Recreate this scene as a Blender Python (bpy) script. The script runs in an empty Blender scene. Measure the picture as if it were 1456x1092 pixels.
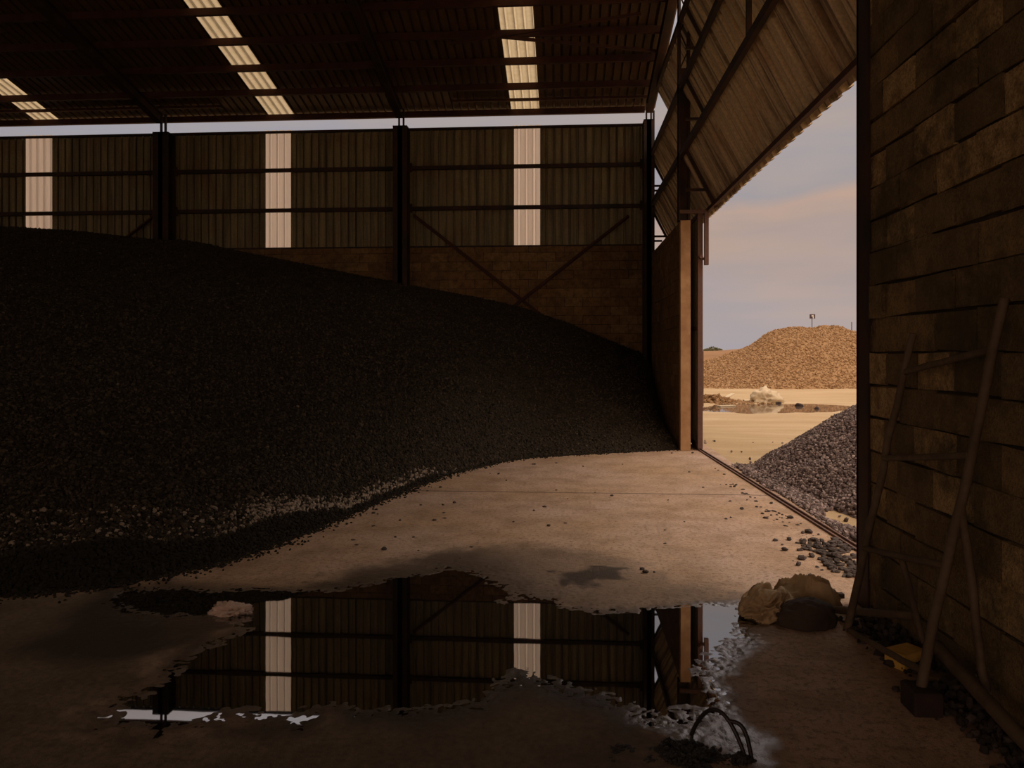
import bpy, math, random
import numpy as np
from mathutils import Vector, Matrix

random.seed(7)
RNG = np.random.default_rng(11)
S = bpy.context.scene
COL = S.collection

# ------------------------------------------------------------------ survey of the place
F = 1080.0; PX = 728.0; HY = 500.0; EYE = 1.6
TH = math.atan(75.0 / F)
CT, ST = math.cos(TH), math.sin(TH)
XW = 1.87          # inner face of the door-side wall
XO = 2.02          # its outer face
YB = 16.8          # inner face of the far wall

def ray(px, py):
    a = (px - PX) / F
    return np.array([a * CT - ST, a * ST + CT, -(py - HY) / F])
def at_floor(px, py, z=0.0):
    d = ray(px, py); t = (z - EYE) / d[2]; return np.array([d[0] * t, d[1] * t, z])
def at_x(px, py, X):
    d = ray(px, py); t = X / d[0]; return np.array([X, d[1] * t, EYE + d[2] * t])
def at_y(px, py, Y):
    d = ray(px, py); t = Y / d[1]; return np.array([d[0] * t, Y, EYE + d[2] * t])
def at_depth(px, py, dep):
    d = ray(px, py); return np.array([d[0] * dep, d[1] * dep, EYE + d[2] * dep])

# ------------------------------------------------------------------ noise
def _hash(ix, iy, iz, seed):
    h = (ix * 374761393 + iy * 668265263 + iz * 2147483647 + seed * 1274126177) & 0xFFFFFFFF
    h = ((h ^ (h >> 13)) * 1274126177) & 0xFFFFFFFF
    h = h ^ (h >> 16)
    return (h & 0xFFFF) / 65535.0
def vnoise(x, y, z=None, seed=0):
    x = np.asarray(x, float); y = np.asarray(y, float)
    z = np.zeros_like(x) if z is None else np.asarray(z, float)
    i = np.floor(x).astype(np.int64); j = np.floor(y).astype(np.int64); k = np.floor(z).astype(np.int64)
    fx, fy, fz = x - i, y - j, z - k
    fx = fx * fx * (3 - 2 * fx); fy = fy * fy * (3 - 2 * fy); fz = fz * fz * (3 - 2 * fz)
    r = 0
    for a in (0, 1):
        for b in (0, 1):
            for c in (0, 1):
                w = (fx if a else 1 - fx) * (fy if b else 1 - fy) * (fz if c else 1 - fz)
                r = r + w * _hash(i + a, j + b, k + c, seed)
    return r * 2 - 1
def fbm(x, y, z=None, octs=4, seed=0, gain=0.5):
    r = 0; amp = 1.0; f = 1.0
    for o in range(octs):
        r = r + amp * vnoise(np.asarray(x) * f, np.asarray(y) * f, None if z is None else np.asarray(z) * f, seed + o * 17)
        amp *= gain; f *= 2.03
    return r
def sstep(a, b, x):
    t = np.clip((x - a) / (b - a), 0, 1); return t * t * (3 - 2 * t)

def poly_sd(X, Y, poly):
    """signed distance, negative inside"""
    P = np.asarray(poly, float)[:, :2]
    d = np.full(X.shape, 1e9); inside = np.zeros(X.shape, bool)
    n = len(P)
    for a in range(n):
        p, q = P[a], P[(a + 1) % n]
        e = q - p; L = max(e @ e, 1e-12)
        t = np.clip(((X - p[0]) * e[0] + (Y - p[1]) * e[1]) / L, 0, 1)
        d = np.minimum(d, np.hypot(X - p[0] - t * e[0], Y - p[1] - t * e[1]))
        c = ((p[1] > Y) != (q[1] > Y))
        xi = p[0] + (Y - p[1]) / (e[1] if abs(e[1]) > 1e-12 else 1e-12) * e[0]
        inside ^= c & (X < xi)
    return np.where(inside, -d, d)

# ------------------------------------------------------------------ object helpers
def tag(o, label=None, cat=None, group=None, kind=None):
    if label: o['label'] = label
    if cat: o['category'] = cat
    if group: o['group'] = group
    if kind: o['kind'] = kind
    return o

def empty(name, loc=(0, 0, 0)):
    o = bpy.data.objects.new(name, None); COL.objects.link(o)
    o.location = [float(v) for v in loc]; o.empty_display_size = 0.1
    return o

def link(name, me, mat=None, parent=None):
    o = bpy.data.objects.new(name, me); COL.objects.link(o)
    if mat: me.materials.append(mat)
    if parent is not None:
        o.parent = parent
        o.matrix_parent_inverse = Matrix.Translation(-parent.location)
    return o

def np_mesh(name, V, Fc, attrs=None, smooth=False):
    """V (n,3); Fc (m,k) all the same k"""
    V = np.asarray(V, np.float32); Fc = np.asarray(Fc, np.int32)
    me = bpy.data.meshes.new(name)
    m, k = Fc.shape
    me.vertices.add(len(V)); me.vertices.foreach_set('co', V.ravel())
    me.loops.add(m * k); me.loops.foreach_set('vertex_index', Fc.ravel())
    me.polygons.add(m)
    me.polygons.foreach_set('loop_start', np.arange(0, m * k, k, dtype=np.int32))
    me.polygons.foreach_set('use_smooth', np.full(m, smooth))
    me.update(calc_edges=True)
    for nm, arr in (attrs or {}).items():
        a = me.attributes.new(nm, 'FLOAT', 'POINT'); a.data.foreach_set('value', np.asarray(arr, np.float32).ravel())
    return me

class MB:
    """collects boxes, bars and tubes into one mesh (quads/tris/ngons)"""
    def __init__(self): self.v = []; self.f = []; self.t = []; self.sm = []
    def add(self, vs, fs, tone=0.5, smooth=False):
        b = len(self.v); self.v += [tuple(float(c) for c in q) for q in vs]; self.t += [tone] * len(vs)
        for q in fs: self.f.append(tuple(b + i for i in q)); self.sm.append(smooth)
        return self
    def box(self, lo, hi, tone=0.5):
        x0, y0, z0 = lo; x1, y1, z1 = hi
        vs = [(x0,y0,z0),(x1,y0,z0),(x1,y1,z0),(x0,y1,z0),(x0,y0,z1),(x1,y0,z1),(x1,y1,z1),(x0,y1,z1)]
        return self.add(vs, [(0,3,2,1),(4,5,6,7),(0,1,5,4),(1,2,6,5),(2,3,7,6),(3,0,4,7)], tone)
    def bar(self, p, q, w, h, up=(0, 0, 1), tone=0.5):
        """rectangular bar from p to q, w across, h along `up`"""
        p, q, up = Vector([float(c) for c in p]), Vector([float(c) for c in q]), Vector(up)
        d = (q - p).normalized(); s = d.cross(up).normalized(); u = s.cross(d).normalized()
        vs = []
        for c in (p, q):
            for a, b in ((-1,-1),(1,-1),(1,1),(-1,1)): vs.append(c + s * a * w / 2 + u * b * h / 2)
        return self.add(vs, [(3,2,1,0),(4,5,6,7),(0,1,5,4),(1,2,6,5),(2,3,7,6),(3,0,4,7)], tone)
    def angle(self, p, q, w, t=0.008, up=(0, 0, 1)):
        """L section"""
        p, q, up = Vector([float(c) for c in p]), Vector([float(c) for c in q]), Vector(up)
        d = (q - p).normalized(); s = d.cross(up).normalized(); u = s.cross(d).normalized()
        self.bar(p + u * 0, q + u * 0, w, t, up); self.bar(p + s * (-w / 2) + u * w / 2, q + s * (-w / 2) + u * w / 2, t, w, up)
        return self
    def tube(self, pts, r, n=12, caps=True, wob=0.0):
        pts = [Vector([float(c) for c in p]) for p in pts]; rs = r if hasattr(r, '__len__') else [r] * len(pts)
        rings = []; ref = None
        for i, p in enumerate(pts):
            d = (pts[min(i + 1, len(pts) - 1)] - pts[max(i - 1, 0)]).normalized()
            if ref is None: ref = d.orthogonal().normalized()
            ref = (ref - d * ref.dot(d)).normalized(); b = d.cross(ref)
            rings.append([p + (ref * math.cos(a) + b * math.sin(a)) * rs[i] * (1 + wob * random.uniform(-1, 1)) for a in [2 * math.pi * k / n for k in range(n)]])
        vs = [v for g in rings for v in g]; fs = []
        for i in range(len(pts) - 1):
            for k in range(n): fs.append((i*n+k, i*n+(k+1) % n, (i+1)*n+(k+1) % n, (i+1)*n+k))
        self.add(vs, fs, smooth=True)
        if caps: self.add(rings[0][::-1], [tuple(range(n))]); self.add(rings[-1], [tuple(range(n))])
        return self
    def build(self, name, mat=None, parent=None, bevel=0):
        me = bpy.data.meshes.new(name); me.from_pydata(self.v, [], self.f)
        me.polygons.foreach_set('use_smooth', self.sm)
        a = me.attributes.new('tone', 'FLOAT', 'POINT'); a.data.foreach_set('value', np.array(self.t, np.float32))
        me.update()
        o = link(name, me, mat, parent)
        if bevel:
            m = o.modifiers.new('soft', 'BEVEL'); m.width = bevel; m.segments = 2; m.limit_method = 'ANGLE'
        return o

# ------------------------------------------------------------------ materials
class NT:
    def __init__(self, name):
        self.m = bpy.data.materials.new(name); self.m.use_nodes = True
        self.t = self.m.node_tree; self.t.nodes.clear()
        self.out = self.t.nodes.new('ShaderNodeOutputMaterial')
    def n(self, typ, **kw):
        nd = self.t.nodes.new('ShaderNode' + typ)
        for k, v in kw.items():
            if k.startswith('in_'): continue
            setattr(nd, k, v)
        return nd
    def set(self, sock, v):
        if hasattr(v, 'is_output') or isinstance(v, bpy.types.NodeSocket): self.t.links.new(v, sock)
        else: sock.default_value = v
    def coord(self, which='Object', scale=None):
        c = self.n('TexCoord').outputs[which]
        if scale is None: return c
        mp = self.n('Mapping'); self.t.links.new(c, mp.inputs['Vector']); mp.inputs['Scale'].default_value = scale
        return mp.outputs[0]
    def noise(self, vec, scale, detail=4, rough=0.55, out='Fac'):
        nd = self.n('TexNoise'); self.set(nd.inputs['Vector'], vec); nd.inputs['Scale'].default_value = scale
        nd.inputs['Detail'].default_value = detail; nd.inputs['Roughness'].default_value = rough
        return nd.outputs[out]
    def voronoi(self, vec, scale, feature='F1', out='Distance'):
        nd = self.n('TexVoronoi', feature=feature); self.set(nd.inputs['Vector'], vec); nd.inputs['Scale'].default_value = scale
        return nd.outputs[out]
    def ramp(self, fac, stops):
        nd = self.n('ValToRGB'); self.set(nd.inputs[0], fac)
        e = nd.color_ramp.elements
        while len(e) < len(stops): e.new(0.5)
        for i, (p, c) in enumerate(stops):
            e[i].position = p; e[i].color = (c, c, c, 1) if not hasattr(c, '__len__') else (*c, 1)
        return nd.outputs[0]
    def mix(self, fac, a, b, mode='MIX'):
        nd = self.n('MixRGB', blend_type=mode); self.set(nd.inputs[0], fac)
        for s, v in ((nd.inputs[1], a), (nd.inputs[2], b)):
            if isinstance(v, (tuple, list)): v = (*v, 1) if len(v) == 3 else v
            self.set(s, v)
        return nd.outputs[0]
    def math(self, op, a, b=0.0, c=None, clamp=False):
        nd = self.n('Math', operation=op, use_clamp=clamp); self.set(nd.inputs[0], a); self.set(nd.inputs[1], b)
        if c is not None: self.set(nd.inputs[2], c)
        return nd.outputs[0]
    def attr(self, name):
        return self.n('Attribute', attribute_name=name).outputs['Fac']
    def bump(self, h, strength=0.5, dist=0.02, normal=None):
        nd = self.n('Bump'); self.set(nd.inputs['Height'], h); nd.inputs['Strength'].default_value = strength; nd.inputs['Distance'].default_value = dist
        if normal is not None: self.set(nd.inputs['Normal'], normal)
        return nd.outputs[0]
    def bsdf(self, color, rough=0.8, metal=0.0, normal=None, spec=0.5, ior=None):
        b = self.n('BsdfPrincipled')
        if isinstance(color, (tuple, list)) and len(color) == 3: color = (*color, 1)
        self.set(b.inputs['Base Color'], color); self.set(b.inputs['Roughness'], rough); self.set(b.inputs['Metallic'], metal)
        self.set(b.inputs['Specular IOR Level'], spec)
        if ior: b.inputs['IOR'].default_value = ior
        if normal is not None: self.set(b.inputs['Normal'], normal)
        self.t.links.new(b.outputs[0], self.out.inputs[0])
        self.b = b
        return self.m

def m_steel(name, base, rust, amount=0.5, rough=0.75):
    t = NT(name); c = t.coord()
    n1 = t.noise(c, 3.0, 6, 0.65); n2 = t.noise(c, 24, 3)
    f = t.ramp(n1, [(0.42, 0), (0.62, amount)])
    col = t.mix(f, base, rust)
    col = t.mix(t.ramp(n2, [(0.3, 0.0), (0.75, 0.4)]), col, tuple(v * 0.5 for v in base))
    return t.bsdf(col, rough, 0.0, t.bump(n2, 0.2, 0.004), 0.3)
def m_plain(name, base, var, scale=8, rough=0.85, bump=0.4, bd=0.01, spec=0.3):
    t = NT(name); c = t.coord(); n1 = t.noise(c, scale, 6, 0.6)
    return t.bsdf(t.mix(t.ramp(n1, [(0.3, 0), (0.7, 1)]), base, var), rough, 0, t.bump(t.noise(c, scale * 4, 5), bump, bd), spec)

def m_sheet(name, base, dirt_shade, rust, streak_axis=(6, 6, 0.5), sharp=(0.35, 0.7)):
    t = NT(name); c = t.coord()
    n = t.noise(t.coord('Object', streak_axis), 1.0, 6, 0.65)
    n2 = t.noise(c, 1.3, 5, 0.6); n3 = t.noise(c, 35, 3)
    col = t.mix(t.ramp(n, [(sharp[0], 0), (sharp[1], 0.85)]), base, dirt_shade)
    col = t.mix(t.ramp(n2, [(0.5, 0), (0.72, 0.7)]), col, rust)
    col = t.mix(t.ramp(n3, [(0.35, 0.25), (0.6, 0)]), col, (0.01, 0.009, 0.008))
    return t.bsdf(col, 0.62, 0.0, t.bump(n3, 0.15, 0.004), 0.4)

def m_blocks(name, base, alt, pale, mossy):
    t = NT(name); c = t.coord(); tone = t.attr('tone')
    col = t.mix(t.ramp(tone, [(0.0, 0), (0.7, 1.0)]), base, alt)
    col = t.mix(t.ramp(tone, [(0.70, 0), (0.82, 0.95)]), col, pale)
    g = t.noise(c, 1.7, 9, 0.72); h = t.noise(c, 9, 6, 0.7); k = t.noise(c, 70, 4, 0.7)
    col = t.mix(t.ramp(g, [(0.50, 0.0), (0.62, 0.85)]), col, mossy)
    col = t.mix(t.ramp(h, [(0.34, 0.75), (0.56, 0.0)]), col, tuple(v * 0.4 for v in base))
    col = t.mix(t.ramp(k, [(0.35, 0.6), (0.55, 0.0)]), col, tuple(v * 0.3 for v in base))
    hb = t.math('ADD', t.math('MULTIPLY', h, 1.6), k)
    return t.bsdf(col, 0.93, 0, t.bump(hb, 1.0, 0.035), 0.2)

def m_stone(name, dark, mid, light, spec=0.3):
    t = NT(name); c = t.coord(); tone = t.attr('tone')
    col = t.ramp(tone, [(0.0, dark), (0.6, mid), (1.0, light)])
    n = t.noise(c, 40, 4)
    col = t.mix(t.ramp(n, [(0.3, 0.5), (0.7, 0)]), col, dark)
    return t.bsdf(col, 0.85, 0, t.bump(t.noise(c, 60, 3), 0.3, 0.006), spec)

M = {}
M['steel'] = m_steel('dark_painted_steel', (0.030, 0.022, 0.018), (0.075, 0.032, 0.018), 0.8)
M['purlin'] = m_steel('red_oxide_purlin', (0.055, 0.022, 0.014), (0.10, 0.040, 0.022), 0.8)
M['rust_steel'] = m_steel('rusty_door_steel', (0.16, 0.10, 0.085), (0.20, 0.09, 0.05), 0.7)
M['sheet'] = m_sheet('weathered_wall_sheet', (0.29, 0.245, 0.13), (0.10, 0.085, 0.045), (0.19, 0.10, 0.04), (9, 9, 0.4), (0.42, 0.62))
M['roofsheet'] = m_sheet('weathered_roof_sheet', (0.15, 0.092, 0.044), (0.065, 0.042, 0.024), (0.15, 0.06, 0.022), (6, 0.5, 6))
M['louvre'] = m_sheet('louvre_sheet', (0.66, 0.53, 0.34), (0.13, 0.09, 0.055), (0.42, 0.24, 0.12), (0.25, 11, 0.25), (0.50, 0.60))  # dark stripes along the ribs: groove shade painted into the colour
M['blocks'] = m_blocks('concrete_blocks', (0.46, 0.31, 0.145), (0.24, 0.175, 0.09), (0.80, 0.56, 0.27), (0.085, 0.08, 0.04))
M['blocks_far'] = m_blocks('concrete_blocks_far', (0.36, 0.21, 0.09), (0.29, 0.17, 0.08), (0.42, 0.27, 0.125), (0.20, 0.13, 0.065))
M['mortar'] = m_plain('mortar', (0.07, 0.05, 0.03), (0.025, 0.018, 0.013), 14, 0.95)
M['jamb'] = m_plain('plaster_jamb', (0.56, 0.35, 0.18), (0.36, 0.20, 0.10), 4, 0.9, 0.5, 0.01)
M['gravel'] = m_stone('dark_gravel', (0.015, 0.012, 0.008), (0.105, 0.082, 0.054), (0.56, 0.45, 0.35), 0.12)
M['gravel_out'] = m_stone('grey_gravel', (0.055, 0.038, 0.034), (0.22, 0.16, 0.14), (0.50, 0.39, 0.35))
M['gravel_tan'] = m_stone('tan_gravel', (0.16, 0.085, 0.032), (0.32, 0.19, 0.085), (0.50, 0.34, 0.19))
M['stone'] = m_stone('loose_stone', (0.035, 0.026, 0.022), (0.10, 0.075, 0.062), (0.2, 0.16, 0.14))
M['tube'] = m_steel('worn_pole', (0.145, 0.10, 0.06), (0.05, 0.034, 0.022), 0.7)
M['wood'] = m_plain('old_wood', (0.20, 0.12, 0.06), (0.09, 0.055, 0.03), 10)
M['darkwood'] = m_plain('dark_wood', (0.05, 0.03, 0.022), (0.02, 0.014, 0.012), 10)
M['yellow'] = m_plain('yellow_block', (0.72, 0.43, 0.09), (0.55, 0.32, 0.07), 12)
M['sack'] = m_plain('woven_sack', (0.50, 0.345, 0.19), (0.30, 0.21, 0.115), 6, 0.8, 0.3)
M['sackdark'] = m_plain('dirty_sack', (0.075, 0.05, 0.035), (0.04, 0.028, 0.02), 6, 0.85, 0.4)
M['rag'] = m_plain('pale_rag', (0.60, 0.46, 0.38), (0.42, 0.3, 0.24), 12)
M['rubber'] = m_plain('dark_rubber', (0.012, 0.008, 0.008), (0.022, 0.012, 0.011), 20, 0.5, 0.1, 0.002, 0.5)
M['mud'] = m_plain('black_mud', (0.012, 0.011, 0.010), (0.035, 0.03, 0.024), 14, 0.55, 0.9, 0.02, 0.5)
M['tarp'] = m_plain('cream_tarp', (0.55, 0.45, 0.30), (0.42, 0.33, 0.2), 2, 0.7, 0.2)
M['bush'] = m_plain('bush_leaf', (0.07, 0.075, 0.03), (0.12, 0.11, 0.05), 3)
M['white'] = m_plain('white_paint', (0.7, 0.66, 0.62), (0.6, 0.56, 0.52), 20, 0.6, 0.05)
M['signdark'] = m_plain('sign_dark', (0.05, 0.04, 0.05), (0.08, 0.06, 0.07), 20, 0.6, 0.05)

def m_translucent(name, col, var):
    t = NT(name); c = t.coord()
    n = t.noise(t.coord('Object', (9, 9, 0.6)), 1.0, 5, 0.6)
    cc = t.mix(t.ramp(n, [(0.35, 0), (0.75, 1)]), col, var)
    a = t.n('BsdfTranslucent'); t.set(a.inputs[0], cc)
    b = t.n('BsdfDiffuse'); t.set(b.inputs[0], (0.30, 0.26, 0.2, 1))
    mx = t.n('MixShader'); mx.inputs[0].default_value = 0.12
    t.t.links.new(a.outputs[0], mx.inputs[1]); t.t.links.new(b.outputs[0], mx.inputs[2])
    t.t.links.new(mx.outputs[0], t.out.inputs[0])
    return t.m
M['strip_wall'] = m_translucent('clear_wall_sheet', (0.86, 0.77, 0.67), (0.72, 0.63, 0.54))
M['strip_roof'] = m_translucent('yellowed_roof_sheet', (0.47, 0.385, 0.245), (0.39, 0.31, 0.18))

# concrete floor
t = NT('concrete_floor'); c = t.coord()
damp, silt, rim_ = t.attr('damp'), t.attr('silt'), t.attr('rim')
n1 = t.noise(c, 0.55, 6, 0.6); n2 = t.noise(c, 2.6, 7, 0.65); n3 = t.noise(c, 28, 5, 0.7); n4 = t.noise(c, 140, 3, 0.7)
nsk = t.noise(t.coord('Object', (0.6, 9, 1)), 1.3, 5, 0.6)
col = t.mix(t.ramp(n1, [(0.35, 0), (0.68, 1)]), (0.52, 0.365, 0.275), (0.46, 0.29, 0.155))
col = t.mix(t.ramp(n2, [(0.44, 0), (0.68, 0.75)]), col, (0.27, 0.165, 0.09))
col = t.mix(t.ramp(nsk, [(0.55, 0), (0.75, 0.35)]), col, (0.55, 0.41, 0.31))
col = t.mix(t.ramp(n3, [(0.36, 0.75), (0.50, 0)]), col, (0.19, 0.12, 0.07))
col = t.mix(t.ramp(n4, [(0.34, 0.6), (0.46, 0)]), col, (0.16, 0.10, 0.06))
sep = t.n('SeparateXYZ'); t.t.links.new(c, sep.inputs[0])
wig = t.math('MULTIPLY', t.math('SUBTRACT', t.noise(c, 3, 3), 0.5), 0.05)
jd = t.math('ABSOLUTE', t.math('ADD', t.math('SUBTRACT', sep.outputs[1], 8.63), wig))
col = t.mix(t.ramp(jd, [(0.012, 0.9), (0.026, 0)]), col, (0.10, 0.06, 0.04))
col = t.mix(t.math('MULTIPLY', silt, t.ramp(n3, [(0.3, 0.95), (0.75, 0.7)])), col, t.mix(t.ramp(n2, [(0.35, 0), (0.65, 1)]), (0.135, 0.10, 0.062), (0.085, 0.065, 0.042)))
col = t.mix(t.math('MULTIPLY', damp, 0.95), col, (0.030, 0.021, 0.014))
rg = t.math('SUBTRACT', 0.86, t.math('MULTIPLY', damp, t.ramp(n4, [(0.35, 0.62), (0.65, 0.35)])))
hb = t.math('ADD', t.math('MULTIPLY', n3, 0.6), n4)
rg = t.math('SUBTRACT', rg, t.math('MULTIPLY', rim_, 0.10))
M['floor'] = t.bsdf(col, rg, 0, t.bump(hb, 0.55, 0.012), 0.4)
t.set(t.b.inputs['Coat Weight'], t.math('MULTIPLY', rim_, 0.9)); t.b.inputs['Coat IOR'].default_value = 2.8; t.b.inputs['Coat Roughness'].default_value = 0.14
t.set(t.b.inputs['Coat Normal'], t.bump(t.math('ADD', n4, t.noise(c, 60, 3)), 0.5, 0.004))

# standing water
t = NT('standing_water'); c = t.coord()
M['water'] = t.bsdf((0.004, 0.004, 0.004), 0.015, 0, t.bump(t.noise(c, 3.0, 2), 0.015, 0.01), 1.0, 2.6)
t = NT('yard_water'); c = t.coord()
M['yardwater'] = t.bsdf((0.10, 0.07, 0.05), 0.03, 0, t.bump(t.noise(c, 2.0, 2), 0.02, 0.01), 1.0, 1.8)
# yard
t = NT('yard_earth'); c = t.coord()
a1 = t.noise(t.coord('Object', (0.25, 1.4, 1)), 1.0, 7, 0.65); a2 = t.noise(c, 0.12, 4); a3 = t.noise(c, 22, 5, 0.7)
col = t.mix(t.ramp(a1, [(0.35, 0), (0.65, 1)]), (0.36, 0.25, 0.13), (0.46, 0.34, 0.20))
col = t.mix(t.ramp(a2, [(0.5, 0), (0.7, 0.5)]), col, (0.31, 0.20, 0.10))
col = t.mix(t.ramp(a3, [(0.3, 0.5), (0.42, 0)]), col, (0.15, 0.1, 0.06))
M['yard'] = t.bsdf(col, 0.95, 0, t.bump(a3, 0.5, 0.02), 0.2)
M['redhill'] = m_plain('red_brown_earth', (0.26, 0.14, 0.065), (0.2, 0.11, 0.05), 0.6, 0.95)

# ------------------------------------------------------------------ corrugated sheet
def corrugated(name, origin, along, down, length, height, mat, pitch=0.172, rib=0.05, normal=None, parent=None, spans=None, prof_=((0, 0), (0.112, 0), (0.120, 1), (0.156, 1), (0.164, 0))):
    """ribbed sheet: ribs run along `down`, profile repeats along `along`; normal = side the ribs stand out on"""
    o = np.array(origin, float); a = np.array(along, float); d = np.array(down, float)
    a /= np.linalg.norm(a); d /= np.linalg.norm(d); n = np.cross(a, d) if normal is None else np.array(normal, float)
    V, Q = [], []
    for s0, s1 in (spans or [(0, length)]):
        prof = []; k = math.floor(s0 / pitch)
        while k * pitch < s1:
            for ds, hh in prof_:
                hh = hh * rib
                s = k * pitch + ds * pitch / 0.172
                if s0 <= s <= s1: prof.append((s, hh))
            k += 1
        prof = [(s0, prof[0][1])] + prof + [(s1, prof[-1][1])]
        b = len(V)
        for s, hh in prof:
            for hh2 in (0.0, height): V.append(o + a * s + d * hh2 + n * hh)
        for i in range(len(prof) - 1): Q.append((b + 2*i, b + 2*i + 1, b + 2*i + 3, b + 2*i + 2))
    me = np_mesh(name, V, Q)
    return link(name, me, mat, parent)

# ------------------------------------------------------------------ camera
cam = bpy.data.cameras.new('camera'); co = bpy.data.objects.new('camera', cam); COL.objects.link(co)
co.location = (0, 0, EYE); co.rotation_euler = (math.pi / 2, 0, TH)
cam.sensor_fit = 'HORIZONTAL'; cam.sensor_width = 36; cam.lens = F * 36 / 1456
cam.shift_y = -(546 - HY) / 1456
cam.clip_end = 500
S.camera = co

# ------------------------------------------------------------------ floor with its hollow
WATER_PX = [(175,1018),(174,1003),(189,989),(220,985),(237,966),(263,950),(285,922),(318,908),(347,893),(330,878),(250,872),(190,868),(165,852),(172,841),(240,834),(300,839),(340,837),(405,839),(471,838),(520,830),(560,820),(600,818),(640,806),(672,812),(698,826),(728,840),(716,856),(748,846),(790,852),(800,862),(845,868),(896,870),(931,864),(950,862),(991,859),(1030,858),(1052,862),(1054,880),(1040,905),(1018,922),(1003,936),(982,956),(1004,972),(1020,992),(1004,1003),(974,1007),(945,1016),(925,1016),(899,1002),(868,990),(840,981),(806,974),(782,962),(765,958),(748,951),(727,951),(706,970),(680,988),(640,997),(600,1004),(560,1004),(512,1004),(478,994),(450,1000),(425,1014),(415,1021),(375,1021),(350,1008),(320,1010),(299,1019),(255,1028),(227,1033),(196,1030)]
RIM_PX = [(1000,856),(1060,856),(1084,910),(1058,938),(1031,966),(1043,1020),(1092,1055),(1085,1085),(1010,1065),(930,1040),(890,1010),(930,1010),(1000,1000),(980,958),(1000,930),(1040,900),(1048,868)]
DAMP_PX = [(380,838),(470,822),(560,800),(640,782),(720,774),(800,780),(880,796),(960,828),(1060,846),(1060,870),(900,875),(700,862)]
SPOT_PX = [(780,814),(830,804),(882,810),(892,824),(846,832),(792,831)]
LEFT_PX = [(150,838),(60,912),(30,925),(90,945),(200,935),(280,915),(350,890),(352,836)]
SILT_PX = [(-400,850),(0,852),(170,838),(180,870),(240,900),(225,980),(150,1010),(240,1045),(420,1022),(590,1008),(690,990),(735,950),(790,965),(870,990),(930,1015),(985,1045),(1060,1092),(1150,1300),(-600,1300)]
FP = lambda L: [at_floor(*p)[:2] for p in L]
gx = np.concatenate([np.arange(-26, -6, 0.5), np.arange(-6, -3.0, 0.1), np.arange(-3.0, 1.45, 0.009), np.arange(1.45, 2.42, 0.04)])
gy = np.concatenate([np.arange(-8, 1.5, 0.5), np.arange(1.5, 2.9, 0.05), np.arange(2.9, 6.0, 0.009), np.arange(6.0, 9, 0.06), np.arange(9, 17.3, 0.2)])
GX, GY = np.meshgrid(gx, gy)
sd = poly_sd(GX, GY, FP(WATER_PX))
wob = fbm(GX * 9, GY * 9, octs=4, seed=3) * 0.03
sdw = sd + wob
n_f = fbm(GX * 40, GY * 40, octs=2, seed=5, gain=0.6) + 0.5 * fbm(GX * 14, GY * 14, octs=2, seed=6); n_l = fbm(GX * 1.5, GY * 1.5, octs=3, seed=8)
depth = 0.022 * sstep(0.0, 0.16, -sdw); rise = 0.009 * sstep(0.0, 0.25, sdw)
near = sstep(0.45, 0.0, np.abs(sd))
FZ = -0.007 - depth + rise + near * n_f * 0.0021 + 0.0006 * n_f * sstep(7, 5, GY)
WZ = -0.0078
damp = np.clip(sstep(0.26, 0.0, sdw + 0.05 * n_l), 0, 1) * 0.85
rim = sstep(0.05, -0.04, poly_sd(GX, GY, FP(RIM_PX)) + 1.3 * wob)
dd = np.clip(sd, 0, 9); dz = sstep(0.22, -0.15, poly_sd(GX, GY, FP(DAMP_PX)) + 3.0 * wob) * (0.50 + 0.42 * sstep(0.9, 0.0, dd) * sstep(0.5, -0.8, GX))
sp = sstep(0.13, -0.10, poly_sd(GX, GY, FP(SPOT_PX)) + 3.2 * wob) * 0.97
lf = sstep(0.15, -0.1, poly_sd(GX, GY, FP(LEFT_PX)) + 1.5 * wob) * 0.9
damp = np.maximum.reduce([damp, rim, dz, sp, lf])
silt = sstep(0.22, -0.18, poly_sd(GX, GY, FP(SILT_PX)) + 3.0 * wob + 0.06 * n_l)
FZ += (rim * 0.0022 + silt * 0.0012) * n_f * sstep(7, 5, GY)
ny, nx = GX.shape
idx = np.arange(nx * ny).reshape(ny, nx)
quads = np.stack([idx[:-1, :-1], idx[:-1, 1:], idx[1:, 1:], idx[1:, :-1]], -1).reshape(-1, 4)
me = np_mesh('floor', np.stack([GX, GY, FZ], -1).reshape(-1, 3), quads, {'damp': damp, 'silt': silt, 'rim': np.maximum(rim, sstep(0.05, 0.0, sdw) * 0.7)}, True)
tag(link('floor', me, M['floor']), 'dusty concrete floor of the shed with wet and silty patches', 'floor', kind='structure')
base = MB().box((-26, -8, -0.35), (2.40, 17.3, -0.06)).build('floor_slab', M['mortar'])
base.parent = bpy.data.objects['floor']

# water sheet, cut to the hollow
wp = np.array(FP(WATER_PX)); cen = wp.mean(0)
wx = np.arange(-3.2, 1.7, 0.05); wy = np.arange(2.8, 6.2, 0.05)
WX, WY = np.meshgrid(wx, wy); keep = poly_sd(WX, WY, wp) < 0.14
id2 = np.arange(WX.size).reshape(WX.shape)
q = np.stack([id2[:-1, :-1], id2[:-1, 1:], id2[1:, 1:], id2[1:, :-1]], -1)
k4 = keep[:-1, :-1] & keep[:-1, 1:] & keep[1:, 1:] & keep[1:, :-1]
me = np_mesh('puddle', np.stack([WX, WY, np.full(WX.shape, WZ)], -1).reshape(-1, 3), q[k4], None, True)
tag(link('puddle', me, M['water']), 'wide dark puddle on the concrete mirroring the wall strips', 'puddle')

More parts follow.
